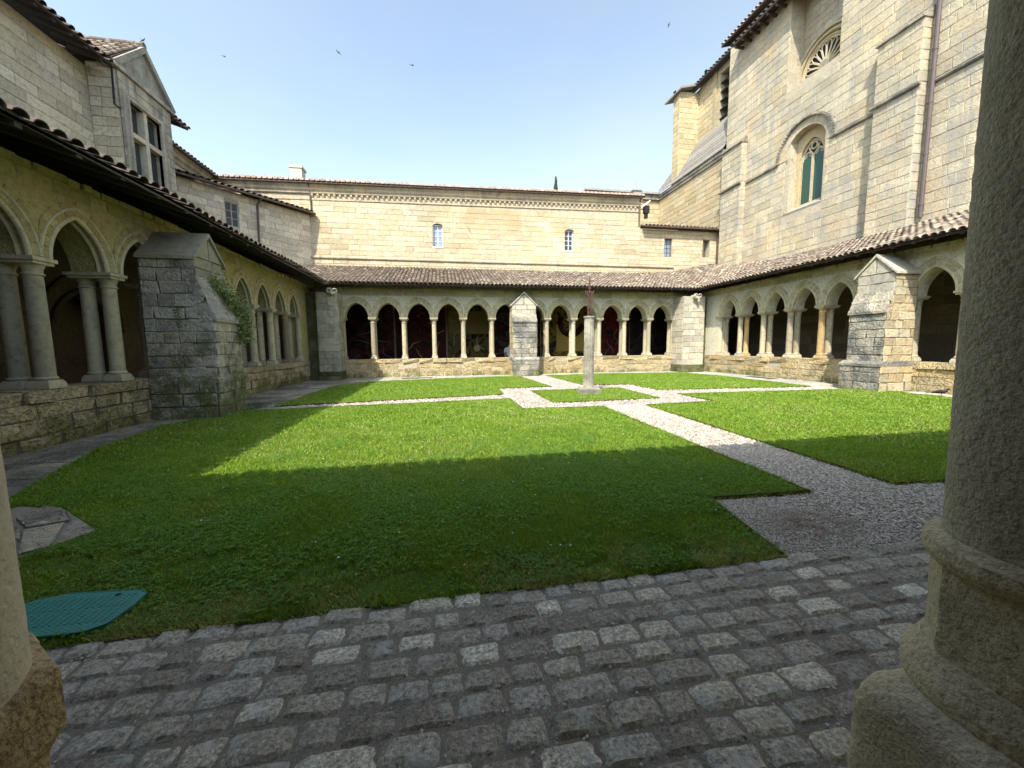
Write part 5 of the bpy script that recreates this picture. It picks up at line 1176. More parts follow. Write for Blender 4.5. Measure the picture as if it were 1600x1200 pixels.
# eaves
def slab3(F, pts0, pts1, mat, name, T, th=.12):
    a = [np.array(p, float) for p in pts0]; mb = MB(); mb.add(a+[p-np.array([0, 0, th]) for p in a], [(0, 1, 2, 3), (7, 6, 5, 4), (0, 4, 5, 1), (1, 5, 6, 2), (2, 6, 7, 3), (3, 7, 4, 0)]); return mb.build(name, mat, T)
er = slab3(None, [(18.2, 23.0, 20.02), (18.2, 6.0, 20.02), (23.5, 6.0, 21.9), (23.5, 23.0, 21.9)], None, 'wood', 'roof', ch)
def S_ch(s, t): return np.array([18.2+t*.94, s, 20.04+t*.34])
tiles_into(er, S_ch, 6.0, 23.0, 2, 'tileL', pitch=.3)
y = 22.8
while y > 6.5:
    mb = MB(); mb.box((18.24, y-.05, 19.76), (18.95, y+.05, 19.9)); mb.build('rafter', 'wood', er); y -= .6
mb = MB(); mb.box((19.92, 6, 0), (30, 23.95, 19.9)); mb.build('nave_body', 'mortar', ch)
# higher block behind with its own roof
mb = MB(); mb.box((20.5, 22.6, 19), (26, 25.85, 22.55)); mb.build('upper_block', 'church', ch)
a = slab3(None, [(20.1, 26.5, 22.7), (20.1, 22.2, 22.7), (23.3, 22.2, 23.6), (23.3, 26.5, 23.6)], None, 'wood', 'upper_roof', ch)
def S_up(s, t): return np.array([20.1+t*.96, s, 22.72+t*.28])
tiles_into(a, S_up, 22.3, 26.5, 3, 'tileP', pitch=.3)
# choir: lower wall, stone strip roof, tower wall with louvres
st = Stones(ch, 'churchlow', .3)
core(FC, -32.1, -24.0, 0, 14.1, 1.0, n=-.01).build('choir_wall', 'mortar', ch)
st.ashlar(FC, -32.1, -24.0, 6.3, 14.05, .37, .8, n=.01, d=.05, joint=.02, jit=.2)
fe = frame((0, 32.1, 0), (1, 0, 0), (0, -1, 0)); core(fe, 12, 18.95, 6, 14.1, .5, n=-.02).build('choir_end_wall', 'mortar', ch); st.ashlar(fe, 12.5, 18.9, 8, 14.05, .37, .8, n=.0, d=.05, joint=.02)
mb = MB(); mb.fbox(FC, (-32.1, 0, 14.05), (-24.02, .12, 14.25)); mb.fbox(FC, (-32.2, 0, 14.25), (-24.02, .2, 14.45)); mb.box((12.5, 31.9, 14.05), (18.9, 32.1, 14.45)); mb.build('choir_cornice', 'slab', ch)
mb = MB(); mb.box((12, 31.7, 14.45), (18.72, 34, 14.62)); mb.build('lead_gutter', 'lead', ch)
N_ = 11
for i in range(N_):      # overlapping stone strips of the choir roof
    x0 = 18.62+i*.20; z0 = 14.47+i*.33; mb = MB(); yE = 32.3-i*.17
    mb.add([(x0, 24.0, z0), (x0, yE, z0), (x0+.26, yE-.17, z0+.40), (x0+.26, 24.0, z0+.40), (x0, 24.0, z0+.10), (x0, yE, z0+.10), (x0+.26, yE-.17, z0+.47), (x0+.26, 24.0, z0+.47)], [(0, 3, 2, 1), (4, 5, 6, 7), (0, 1, 5, 4), (1, 2, 6, 5), (2, 3, 7, 6), (3, 0, 4, 7)]); mb.build('roof_course', 'tileG', ch)
tw = thing('bell_tower', (23, 28, 0), 'golden stone tower block with dark louvres at the far corner of the church', 'tower')
LV = (-27.05, -25.3, 17.4, 21.3); FT = frame((20.6, 0, 0), (0, -1, 0), (-1, 0, 0))
core(FT, -29.5, -24.0, 13, 21.75, .8, [LV]).build('wall', 'mortar', tw)
mb = MB(); mb.box((18.92, 29.5, 14.0), (20.6, 30.32, 21.4)); mb.box((20.6, 29.5, 14), (25, 30.3, 21.7)); mb.build('corner_pier', 'mortar', tw)
st2 = Stones(tw, 'tower', .2); st2.ashlar(FT, -29.5, -27.72, 14.5, 21.7, .38, .8, n=.02, d=.05); st2.ashlar(FT, -27.4, LV[0], 14.5, 21.7, .38, .8, n=.02, d=.05); st2.ashlar(FT, -25.3, -24.05, 14.5, 21.7, .38, .8, n=.02, d=.05)
fq = frame((0, 29.5, 0), (1, 0, 0), (0, -1, 0)); st2.ashlar(fq, 18.92, 20.6, 14.4, 21.4, .38, .7, n=.02, d=.05); fq2 = frame((18.92, 0, 0), (0, -1, 0), (-1, 0, 0)); st2.ashlar(fq2, -30.32, -29.5, 14.4, 21.3, .38, .6, n=.02, d=.05); st2.done(290, 7)
mb = MB(); mb.fbox(FT, (-27.72, 0, 14.5), (-27.4, .10, 21.7)); mb.build('pilaster', 'tower', tw)
z = 17.5
while z < 21.2:
    mb = MB(); vs = [FT(u, n, zz) for u in (LV[0], LV[1]) for n, zz in ((-.05, z), (.02, z+.04), (-.45, z+.42), (-.5, z+.38))]; mb.add(vs, [(0, 1, 2, 3), (4, 7, 6, 5), (0, 4, 5, 1), (1, 5, 6, 2), (2, 6, 7, 3), (3, 7, 4, 0)]); mb.build('louvre', 'woodG', tw); z += .62
mb = MB(); mb.fbox(FT, (LV[0], -.8, LV[2]), (LV[1], -.7, LV[3])); mb.build('room_shade_sheet', 'black', tw)  # black backing in place of the shade behind the louvres
tr = slab3(None, [(20.0, 29.6, 21.75), (20.0, 23.6, 21.75), (24, 23.6, 23.2), (24, 29.6, 23.2)], None, 'wood', 'roof', tw)
def S_tw(s, t): return np.array([20.0+t*.94, s, 21.78+t*.34])
tiles_into(tr, S_tw, 23.6, 29.6, 2, 'tileL', pitch=.3)
slab3(None, [(18.45, 30.9, 21.28), (18.75, 29.1, 21.52), (20.6, 29.1, 21.95), (20.6, 30.9, 21.9)], None, 'tileG', 'pier_roof', tw, .14)
st.done(62, 9)

# ------------------------------------------------------------------ left buildings
lb2 = thing('left_building', (-12, 12, 0), 'tall shaded pale stone building with a gabled dormer above the left gallery', 'building')
core(FA, 1.0, 18.4, 0, 10.75, .6).build('wall', 'mortar', lb2)
st = Stones(lb2, 'left', .3); st.ashlar(FA, 4.0, 15.6, 6.0, 10.72, .33, .75, n=.02, d=.05, joint=.014, jit=.25); 
fs_ = frame((0, 15.6, 0), (1, 0, 0), (0, -1, 0)); mb = MB(); mb.box((-11.1, 15.6, 5.5), (-10.3, 18.15, 10.9)); 
# dormer body with the window opening
DW = (15.95, 17.45, 7.3, 9.98)
mb = core(FD, 15.6, 18.15, 5.5, 10.9, .5, [DW]); mb.box((-11.15, 15.6, 5.5), (-10.8, 18.15, 10.9), .5); mb.box((-10.8, 15.6, 5.5), (-10.79, 15.95, 10.9), .5)
mb.box((-11.14, 15.603, 5.5), (-10.3, 15.8, 10.9), .5); mb.box((-11.14, 17.9, 5.5), (-10.3, 18.147, 10.9), .5); mb.build('dormer_wall', 'mortar', lb2)
st.ashlar(fs_, -11.12, -10.34, 6.2, 10.75, .31, .5, n=.02, d=.05, joint=.016, jit=.2)
st.ashlar(FD, 15.62, 18.13, 6.2, 10.75, .31, .6, n=.02, d=.05, joint=.012, cut=lambda za, zb: [(15.72, 17.68)] if za < 10.15 else [], mat='dormer')
st.done(290, 9)
mb = MB()
for (a, b, c, d, n_) in ((15.70, 15.95, 7.2, 10.2, .05), (17.45, 17.70, 7.2, 10.2, .05), (15.95, 17.45, 9.98, 10.2, .05)): mb.fbox(FD, (a, -.1, c), (b, n_, d))
for (a, b, c, d) in ((15.87, 15.95, 7.25, 10.02), (17.45, 17.53, 7.25, 10.02), (15.87, 17.53, 10.02, 10.10)): mb.fbox(FD, (a, .05, c), (b, .09, d))
mb.build('window_surround', 'dormer', lb2)
mb = MB(); mb.fbox(FD, (16.62, -.25, 7.3), (16.78, .03, 9.98)); mb.fbox(FD, (15.95, -.25, 8.86), (16.62, .03, 9.02)); mb.fbox(FD, (16.78, -.25, 8.86), (17.45, .03, 9.02)); mb.fbox(FD, (15.8, -.3, 7.2), (17.6, .1, 7.3)); cw = mb.build('cross_window', 'left', lb2)
for (a, b) in ((15.95, 16.62), (16.78, 17.45)):
    for (c, d) in ((7.3, 8.86), (9.02, 9.98)): mb = MB(); mb.fbox(FD, (a, -.24, c), (b, -.2, d)); mb.build('pane', 'latticeG', cw)
# pediment
mb = MB(); ap = (16.9, 12.28); mb.fprism(FD, [(15.55, 10.9), (18.2, 10.9), (ap[0], ap[1]-.1)], .0, -.5); mb.build('gable', 'dormer', lb2)
mb = MB(); mb.fbox(FD, (15.42, -.3, 10.78), (18.30, .10, 10.92)); mb.build('pediment_cornice', 'dormer', lb2)
for (e, sg) in ((15.38, 1), (18.34, -1)):
    mb = MB(); mb.fprism(FD, [(e, 10.92), (e+sg*.26, 10.92), (ap[0], ap[1]-.16), (ap[0], ap[1]+.06)], .12, -.4); mb.build('raking_cornice', 'dormer', lb2)
    # dormer roof slope
    s0 = np.array([-10.3+.05, e, 11.0]); 
    def S_d(s, t, e=e, sg=sg): return np.array([-10.25-s, e+sg*t*.70, 10.98+t*.62])
    a = [S_d(0, 0), S_d(4, 0), S_d(4, 2.12), S_d(0, 2.12)]; m_ = MB(); m_.add(a+[p-np.array([0, 0, .06]) for p in a], [(0, 1, 2, 3), (7, 6, 5, 4), (0, 4, 5, 1), (1, 5, 6, 2), (2, 6, 7, 3), (3, 7, 4, 0)]); r_ = m_.build('dormer_roof', 'wood', lb2)
    if sg == 1: tiles_into(r_, S_d, 0, 4, 6, 'tile')
mb = MB(); mb.tube([(-10.2, ap[0], ap[1]+.08), (-14, ap[0], ap[1]+.08)], .11, 8); mb.build('ridge_tiles', 'tile', lb2)
# main eaves, with rafters; left and right of the dormer
def S_la(s, t): return np.array([-10.30-t*.94, s, 10.78+t*.34])
for (y0, y1) in ((2.0, 15.45), (18.25, 19.25)):
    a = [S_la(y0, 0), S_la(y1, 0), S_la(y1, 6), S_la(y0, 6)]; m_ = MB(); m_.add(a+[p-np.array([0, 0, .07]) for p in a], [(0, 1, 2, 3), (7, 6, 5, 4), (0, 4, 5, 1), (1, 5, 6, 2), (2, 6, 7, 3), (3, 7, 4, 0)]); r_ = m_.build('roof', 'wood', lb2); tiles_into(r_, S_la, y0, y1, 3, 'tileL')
    y = y0+.1
    while y < y1: mb = MB(); mb.add([(-10.34, y-.04, 10.72), (-10.34, y+.04, 10.72), (-11.2, y+.04, 11.03), (-11.2, y-.04, 11.03), (-10.34, y-.04, 10.63), (-10.34, y+.04, 10.63), (-11.2, y+.04, 10.9), (-11.2, y-.04, 10.9)], [(0, 1, 2, 3), (7, 6, 5, 4), (0, 4, 5, 1), (1, 5, 6, 2), (2, 6, 7, 3), (3, 7, 4, 0)]); mb.build('rafter', 'wood', r_); y += .5
mb = MB(); mb.box((-20, 1, 0), (-11.75, 18.4, 10.6)); mb.build('rear_body', 'mortar', lb2)
mb = MB(); mb.tube([(-10.36, 15.52, 10.9), (-10.38, 15.5, 9.6), (-10.26, 15.56, 9.5)], .03, 6); mb.build('wall_cable', 'black', lb2)
# wing behind, parallel to it
wg = thing('back_wing', (-12.6, 21, 0), 'narrow strip of pale wall with moulded cornice and dark tiles behind the oblique house', 'building')
core(FW, 18.4, 24.48, 0, 10.45, .5).build('wall', 'left', wg)
mb = MB(); slanted(mb, FW, 18.4, 24.5, [(-.02, 10.3), (.06, 10.3), (.08, 10.45), (.16, 10.55), (.18, 10.68), (.28, 10.8), (-.02, 10.8)], flat, 5); mb.build('cornice', 'cornice', wg)
def S_w(s, t): return np.array([-12.2+.4-t, s, 10.86+t*.32])
a = [S_w(18.4, 0), S_w(24.2, 0), S_w(24.2, 4), S_w(18.4, 4)]; m_ = MB(); m_.add(a+[p-np.array([0, 0, .07]) for p in a], [(0, 1, 2, 3), (7, 6, 5, 4), (0, 4, 5, 1), (1, 5, 6, 2), (2, 6, 7, 3), (3, 7, 4, 0)]); r_ = m_.build('roof', 'wood', wg); tiles_into(r_, S_w, 18.4, 24.2, 3, 'tileL')
# oblique house
ob = thing('oblique_house', (-9.4, 22.2, 0), 'low oblique pale stone house with a small six pane window under dark eaves', 'house')
OW = (-4.28, -3.70, 7.50, 8.64)
core(FO, -6.4, 0, 0, 9.15, .5, [OW]).build('wall', 'mortar', ob)
st = Stones(ob, 'left', .3); st.ashlar(FO, -6.35, -.02, 6.0, 9.12, .30, .62, cut=cutW([OW]), n=.015, d=.05, joint=.012, jit=.3); st.done(200, 9)
small_window(ob, FO, *OW, 2, 3, 'lead', 'glass', .08, .045, bar=.03)
def S_o(s, t): p = FO(s, .38-t, 9.22+t*.33); return p
a = [S_o(-6.6, 0), S_o(.12, 0), S_o(-.6, 3.), S_o(-6.6, 3.)]; m_ = MB(); m_.add(a+[p-np.array([0, 0, .07]) for p in a], [(0, 1, 2, 3), (7, 6, 5, 4), (0, 4, 5, 1), (1, 5, 6, 2), (2, 6, 7, 3), (3, 7, 4, 0)]); r_ = m_.build('roof', 'wood', ob); tiles_into(r_, S_o, -6.5, .1, 3, 'tileL')
mb = MB(); mb.tube([FO(-6.5, .42, 9.14), FO(.1, .42, 9.14)], .045, 8); mb.build('gutter', 'drainG', ob)
mb = MB(); mb.tube([FO(-2.80, .42, 9.1), FO(-2.84, .10, 8.85), FO(-2.9, .10, 6.3)], .05, 8); mb.build('drainpipe', 'drainG', ob)
# ------------------------------------------------------------------ insides of the galleries
gl = thing('gallery_interior', (-10.3, 12, 0), 'dim back wall of the left gallery with pointed tomb recesses behind the arcade', 'wall')
FI = frame((-10.3, 0, 0), (0, 1, 0), (1, 0, 0)); nich = [6.4, 9.9, 13.4, 16.9]
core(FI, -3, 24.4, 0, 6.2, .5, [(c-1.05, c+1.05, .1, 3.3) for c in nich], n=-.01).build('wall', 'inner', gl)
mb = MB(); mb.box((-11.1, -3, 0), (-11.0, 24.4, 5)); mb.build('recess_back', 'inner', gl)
for c in nich:
    mb = MB(); arch_fill(mb, FI, c, 1.0, 1.25, 2.0, 3.32, 1.06, .4, -.012); mb.build('recess_arch', 'inner', gl)
    mb = MB(); mb.tube([FI(c-1.05, .02, .1)]+[FI(c+x, .02, 2.0+z) for x, z in arch_pts(1.03, 1.3, 10)]+[FI(c+1.05, .02, .1)], .08, 7); mb.build('recess_moulding', 'inner', gl, smooth=True)
    mb = MB(); mb.tube([FI(c-1.3, .03, 2.2)]+[FI(c+x*1.32, .03, 2.2+z*1.1) for x, z in arch_pts(1.0, 1.5, 10)]+[FI(c+1.3, .03, 2.2)], .06, 7); mb.build('recess_hood', 'inner', gl, smooth=True)
gr_ = thing('gallery_back_wall', (18.6, 10, 0), 'dark back wall inside the right gallery under the church', 'wall')
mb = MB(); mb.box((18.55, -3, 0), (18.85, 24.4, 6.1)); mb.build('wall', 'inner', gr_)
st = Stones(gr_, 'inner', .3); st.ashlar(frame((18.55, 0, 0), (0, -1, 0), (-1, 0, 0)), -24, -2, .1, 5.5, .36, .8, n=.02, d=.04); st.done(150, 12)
gn = thing('gallery_rear_wall', (4, -3.4, 0), 'plain back wall of the near gallery behind the viewer', 'wall')
mb = MB(); mb.box((-10.5, -3.7, 0), (18.9, -3.4, 6.3)); mb.build('wall', 'innerN', gn)  # unseen wall, its pale finish added as fill for the foreground
mb = MB(); mb.box((-11.2, 20.2, 0), (-10.8, 24.5, 6)); 
for nm, P in (('gallery_floor', [(-10.3, -3.4), (-7.0, -3.4), (-7.0, 24.4), (-10.3, 24.4)]), ('gallery_floor', [(-7.0, 21.4), (15.6, 21.4), (15.6, 24.4), (-7.0, 24.4)]), ('gallery_floor', [(15.6, -3.4), (18.6, -3.4), (18.6, 24.4), (15.6, 24.4)]), ('gallery_floor', [(-7.0, -3.4), (15.6, -3.4), (15.6, -.1), (-7., -.1)])):
    sheet(nm, P, .02, 'floor')
# painted panels along the far gallery: free abstract compositions
BK = (.006, .006, .006); RD = (.12, .012, .010); OC = (.22, .15, .03); GN = (.05, .065, .05); DR = (.05, .008, .008); CR = (.30, .27, .18)
pan = [(-5.9, -2.9, [BK, BK, DR, (.05, .03, .02), BK], 1), (-2.8, .2, [BK, DR, BK, (.10, .012, .01), OC], 2), (.3, 3.0, [BK, BK, (.12, .09, .03), BK, GN], 3), (3.1, 6.2, [BK, (.06, .05, .045), BK, DR, GN], 4), (6.3, 9.4, [(.035, .045, .035), BK, OC, BK, DR], 5), (9.5, 12.4, [BK, RD, DR, BK, (.16, .13, .10)], 6), (12.5, 15.6, [BK, BK, (.03, .02, .018), BK, (.09, .03, .02)], 7)]
desc = ['black and dark red with a pale streak', 'black with crimson haze', 'black with a broad ochre band at its top', 'brown black with small pale loops', 'grey green with a yellow half disc', 'deep red with a ring of pale marks', 'almost black with faint rust']
for i, (a, b, cols, sd) in enumerate(pan):
    T = thing('painted_panel', (a, 24.3, .3), 'large painted panel in the far gallery, '+desc[i], 'painting', 'painted panels hung along the far gallery')
    M['pp%d' % i] = paint_mat('panel_paint_%d' % i, cols, sd); mb = MB(); mb.box((a, 24.30, .5), (b, 24.36, 4.1)); mb.build('board', 'pp%d' % i, T)
    M['pl%d' % i] = simple('panel_line_%d' % i, [(.10, .085, .06), (.25, .19, .05), (.32, .26, .13), (.12, .10, .08), (.34, .26, .06), (.15, .11, .09), (.05, .035, .025)][i], .8)
    r = random.Random(sd*7)
    for q in range(5):
        x0 = a+.3+r.random()*(b-a-.6); z0 = .9+r.random()*2.4; an = r.random()*6.28; P = []
        for k in range(12): P.append((x0, 24.285, z0)); x0 = min(b-.1, max(a+.1, x0+.11*math.cos(an))); z0 = min(3.9, max(.6, z0+.11*math.sin(an))); an += (r.random()-.4)*1.0
        mb = MB(); mb.tube(P, [.006+.026*math.sin(math.pi*k/11) for k in range(12)], 5); mb.build('brush_stroke', 'pl%d' % i, T)
    if i == 2:
        mb = MB(); mb.fprism(FB, [(2.1+.2*math.cos(t), 1.45+.2*math.sin(t)) for t in np.linspace(0, 6.0, 16)], .23, .21); mb.build('gold_disc', 'pl2', T)
        M['ocp'] = simple('ochre_paint', (.15, .115, .035), .8); mb = MB(); mb.fprism(FB, [(.4, 2.35), (2.9, 2.35), (2.9, 3.75), (.4, 3.75)], .215, .20); mb.build('ochre_field', 'ocp', T)
    if i == 4:
        mb = MB(); mb.fprism(FB, [(7.3, 1.2), (9.3, 1.2), (9.3, 2.6), (8.3, 2.3), (7.3, 3.0)], .215, .20); mb.build('yellow_field', 'pl4', T)
        mb = MB(); mb.tube([(8.3+.75*math.cos(t), 24.28, 3.0+.75*math.sin(t)) for t in np.linspace(2.6, 6.2, 14)], .16, 6); mb.build('dark_arc', 'pp0', T)

# ------------------------------------------------------------------ monument
mo = thing('column_monument', (4.68, 11.92, 0), 'fluted stone column with a rusty iron cross on the small square lawn', 'monument')
mb = MB(); X, Y = 4.68, 11.92
mb.box((X-.30, Y-.30, 0), (X+.30, Y+.30, .17), .2); mb.add([(X-.30, Y-.30, .17), (X+.30, Y-.30, .17), (X+.30, Y+.30, .17), (X-.30, Y+.30, .17), (X-.25, Y-.25, .23), (X+.25, Y-.25, .23), (X+.25, Y+.25, .23), (X-.25, Y+.25, .23)], [(0, 1, 5, 4), (1, 2, 6, 5), (2, 3, 7, 6), (3, 0, 4, 7), (4, 5, 6, 7)]); mb.build('plinth', 'mon', mo)
mb = MB(); vs = []; fs = []; N = 14*6; zl = np.linspace(.23, 2.44, 14)
for zi, z in enumerate(zl):
    R_ = .172-.018*(z-.23)/2.2
    for k in range(N):
        t = 2*math.pi*k/N; f = abs(math.sin(t*7)); r_ = R_-.018*(f**.6 if zi not in (0, 13) else 0)+.004*mnoise.noise(Vector((math.cos(t)*6, math.sin(t)*6, z*5))); vs.append((X+r_*math.cos(t), Y+r_*math.sin(t), z))
for i in range(len(zl)-1):
    for k in range(N): fs.append((i*N+k, i*N+(k+1) % N, (i+1)*N+(k+1) % N, (i+1)*N+k))
mb.add(vs, fs, .4); mb.build('fluted_shaft', 'mon', mo, smooth=True)
mb = MB(); mb.lathe((X, Y, 2.43), [(.15, 0), (.165, .02), (.185, .045), (.185, .075), (.17, .09)], 28, .3); mb.build('cap', 'mon', mo, smooth=True)
mb = MB()
for dx in (-.04, .04):
    for dy in (-.05, .05): mb.tube([(X+dx, Y+dy, 2.53), (X+dx*.95, Y+dy, 3.05), (X+dx*.8, Y+dy*.8, 3.25)], .012, 6)
for z in np.arange(2.6, 3.2, .12): mb.tube([(X-.04, Y-.05, z), (X+.04, Y-.05, z+.10)], .008, 5); mb.tube([(X+.04, Y-.05, z), (X-.04, Y-.05, z+.10)], .008, 5)
cr_ = mb.build('iron_stem', 'rust', mo)
mb = MB()
for s in (-1, 1):
    mb.tube([(X+.62*s*.04, Y, 3.12), (X+.62*s*.12, Y, 3.20), (X+.62*s*.19, Y, 3.27), (X+.62*s*.255, Y, 3.36)], [.018, .02, .018, .01], 6)
    mb.tube([(X+.62*s*.06, Y, 3.0), (X+.62*s*.13, Y, 2.96), (X+.62*s*.17, Y, 3.03), (X+.62*s*.13, Y, 3.08)], .012, 6)
    mb.tube([(X+.62*s*.09, Y, 3.22), (X+.62*s*.10, Y, 3.33), (X+.62*s*.05, Y, 3.30), (X+.62*s*.02, Y, 3.32)], .013, 6)
    mb.tube([(X+.62*s*.07, Y, 3.4), (X+.62*s*.045, Y, 3.55), (X, Y, 3.72)], .010, 6)
mb.tube([(X, Y, 3.1), (X, Y, 3.45), (X, Y, 3.76)], [.02, .018, .005], 6); mb.tube([(X-.09, Y, 3.30), (X+.09, Y, 3.30)], .015, 6); mb.tube([(X-.05, Y, 3.4), (X+.05, Y, 3.4)], .012, 6)
mb.build('iron_cross', 'rust', mo)

# ------------------------------------------------------------------ plants on the left buttress
def leafclump(name, label, pts, n, spread, size, cols, cat='plant', flowers=0):
    T = thing(name, pts[0], label, cat); V = []; t = []
    fo = MB(); st_ = MB(); fl_ = MB(); r = random.Random(len(pts)*31+n)
    for i in range(n):
        k = r.random()*(len(pts)-1); a = int(k); f = k-a; p = np.array(pts[a])*(1-f)+np.array(pts[min(a+1, len(pts)-1)])*f
        q = p+np.array([r.gauss(0, spread), r.gauss(0, spread), r.gauss(0, spread)]); q[0] = max(q[0], p[0]-.03)
        s_ = size*(.5+r.random()); u = np.array([r.gauss(0, 1), r.gauss(0, 1), r.gauss(0, .6)]); u /= np.linalg.norm(u); v = np.cross(u, np.array([r.gauss(0, 1), r.gauss(0, 1), r.gauss(0, 1)])); v /= np.linalg.norm(v)
        fo.add([q, q+u*s_*.5+v*s_*.3, q+u*s_*1.1, q+u*s_*.5-v*s_*.3], [(0, 1, 2, 3)], r.random())
        if i % 14 == 0: e = q+np.array([r.uniform(.02, .14), r.uniform(-.05, .12), r.uniform(-.12, .08)]); st_.tube([p, (p+e)/2+np.array([0, 0, .02]), e], .0035, 4)
        if flowers and r.random() < flowers: c = q+np.array([.05, .02, .05]); fl_.add([c+np.array([0, -.010, 0]), c+np.array([.01, 0, .003]), c+np.array([0, .010, 0]), c+np.array([-.004, 0, .012])], [(0, 1, 2, 3)])
    fo.build('foliage', cols, T); st_.build('stems', 'clover', T)
    if fl_.v: fl_.build('flowers', 'white', T)
M['leafy'] = simple('wall_plant_leaves', (.17, .21, .055), .6, 0, 20, .5, .1)
M['leafd'] = simple('wall_plant_tuft', (.075, .095, .025), .6, 0, 20, .5, .1)
leafclump('wall_plant', 'bushy flowering wall plant growing down the sloping shoulder of the grey buttress', [(-5.33, 10.2, 3.12), (-5.2, 10.45, 2.95), (-5.05, 10.65, 2.7), (-4.98, 10.82, 2.45), (-4.98, 10.85, 2.1), (-4.98, 10.8, 1.8)], 2800, .12, .052, 'leafy', flowers=.16)
leafclump('wall_plant', 'thin green tuft growing from a joint in the side of the grey buttress', [(-5.72, 9.69, 2.55), (-5.70, 9.68, 2.3), (-5.70, 9.69, 2.0)], 110, .035, .04, 'leafd')
leafclump('wall_plant', 'small mossy clump at the foot of the grey buttress', [(-5.0, 10.9, .06), (-4.9, 11.1, .05), (-4.8, 11.2, .04)], 300, .06, .03, 'leafd')

# ------------------------------------------------------------------ birds
def bird(loc, yaw, label, perched=True, s=1., span=.4, bank=0, mat='feather'):
    T = thing('bird', loc, label, 'bird'); c, s_ = math.cos(yaw), math.sin(yaw); L = np.array(loc)
    def W(x, y, z): return L+s*np.array([x*c-y*s_, x*s_+y*c, z])
    mb = MB()
    if perched:
        mb.tube([W(-.20, 0, .08), W(-.12, 0, .10), W(-.05, 0, .115), (W(.03, 0, .125)), W(.085, 0, .15), W(.11, 0, .185), W(.135, 0, .205), W(.155, 0, .20)], [.018*s, .035*s, .055*s, .06*s, .045*s, .028*s, .030*s, .012*s], 10); body = mb.build('body', mat, T, smooth=True)
        mb = MB(); mb.tube([W(.155, 0, .200), W(.19, 0, .19)], [.010*s, .003*s], 6); mb.build('beak', 'black', T)
        mb = MB(); mb.add([W(-.33, -.03, .055), W(-.33, .03, .055), W(-.15, .035, .10), W(-.15, -.035, .10), W(-.33, 0, .065), W(-.15, 0, .12)], [(0, 1, 4), (0, 4, 5, 3), (1, 2, 5, 4), (2, 3, 5), (0, 3, 2, 1)]); mb.build('tail', mat, T)
        for q in (-1, 1):
            mb = MB(); mb.tube([W(.0, q*.025, .085), W(.005, q*.025, 0), W(.035, q*.025, .004)], .005*s, 5); mb.build('leg', 'black', T)
            mb = MB(); mb.tube([W(.05, q*.052, .13), W(-.06, q*.058, .115), W(-.19, q*.03, .085)], [.02*s, .028*s, .008*s], 6); mb.build('wing', mat, T, smooth=True)
    else:
        mb.tube([W(-.09, 0, 0), W(-.03, 0, 0), W(.03, 0, 0), W(.07, 0, .003), W(.09, 0, 0)], [.004*s, .016*s, .02*s, .015*s, .004*s], 8); mb.build('body', mat, T, smooth=True)
        mb = MB(); mb.add([W(-.07, 0, .0), W(-.15, -.035, 0), W(-.11, 0, .0), W(-.15, .035, 0), W(-.09, 0, .006)], [(0, 1, 4), (1, 2, 4), (2, 3, 4), (3, 0, 4), (0, 3, 2, 1)]); mb.build('tail', mat, T)
        for q in (-1, 1):
            b = bank*q; mb = MB(); P = [(.04, 0, 0), (.035, .09, .02+b*.04), (-.03, span/2, b*.12), (-.02, .09, .015+b*.04), (-.03, 0, 0)]; top = [W(x, q*y, z+.004) for x, y, z in P]; bot = [W(x, q*y, z-.004) for x, y, z in P]
            mb.add(top+bot, [(0, 1, 3, 4), (1, 2, 3), (5, 9, 8, 6), (6, 8, 7)]+[(i, 5+i, 5+(i+1) % 5, (i+1) % 5) for i in range(5)]); mb.build('wing', mat, T)
    return T
bird((14.26, 8.73, .03), -.9, 'black bird standing on the pale walk at the right below the arcade', s=1.0)
for (px, py, D, yaw, bk, lab) in ((350, 88, 24, .6, .8, 'grey swift gliding in the open sky left of the middle'), (223, 63, 25, 1.2, -.6, 'grey swift flying just above the dormer gable'), (529, 82, 26, 2.5, .3, 'small grey swift high above the far roof chimney side'), (644, 102, 20, .2, .9, 'grey swift with raised wings near the middle of the sky'), (1045, 39, 27, 2.9, .5, 'grey swift high in the sky left of the church roof')):
    d = RW @ np.array([px-800, py-600, FPX]); d /= d[1]; bird(tuple(EYE+d*D), yaw, lab, False, 1.0, .42, bk, 'swift')
bird((18.72, 29.95, 21.40), 1.2, 'dark bird perched at the outer tip of the tower roof', s=1.3)
bird((20.02, 28.0, 21.82), 1.0, 'dark bird perched halfway up the tower eaves', s=1.3)

# ------------------------------------------------------------------ person and blue cloth in the galleries
pe = thing('person', (3.93, 23.0, .02), 'person in a white t-shirt and dark trousers standing in the far gallery behind the buttress', 'person')
def skin_body(name, verts, edges, radii, mat, parent, root=0, sub_=2):
    m = bpy.data.meshes.new(name); V = np.array(verts, float); m.from_pydata([tuple(v-np.array(ORG[parent.name])) for v in V], edges, []); o = bpy.data.objects.new(name, m); COL.objects.link(o); o.parent = parent
    md = o.modifiers.new('skin', 'SKIN'); 
    if not m.skin_vertices: pass
    bpy.context.view_layer.objects.active = o
    for i, r_ in enumerate(radii): m.skin_vertices[0].data[i].radius = (r_, r_*.85)
    m.skin_vertices[0].data[root].use_root = True
    ms_ = o.modifiers.new('sub', 'SUBSURF'); ms_.levels = sub_; ms_.render_levels = sub_; m.materials.append(M[mat]); return o
bx_, by_, bz_ = 3.93, 23.0, .02
def Pp(x, y, z): return (bx_+x, by_+y, bz_+z)
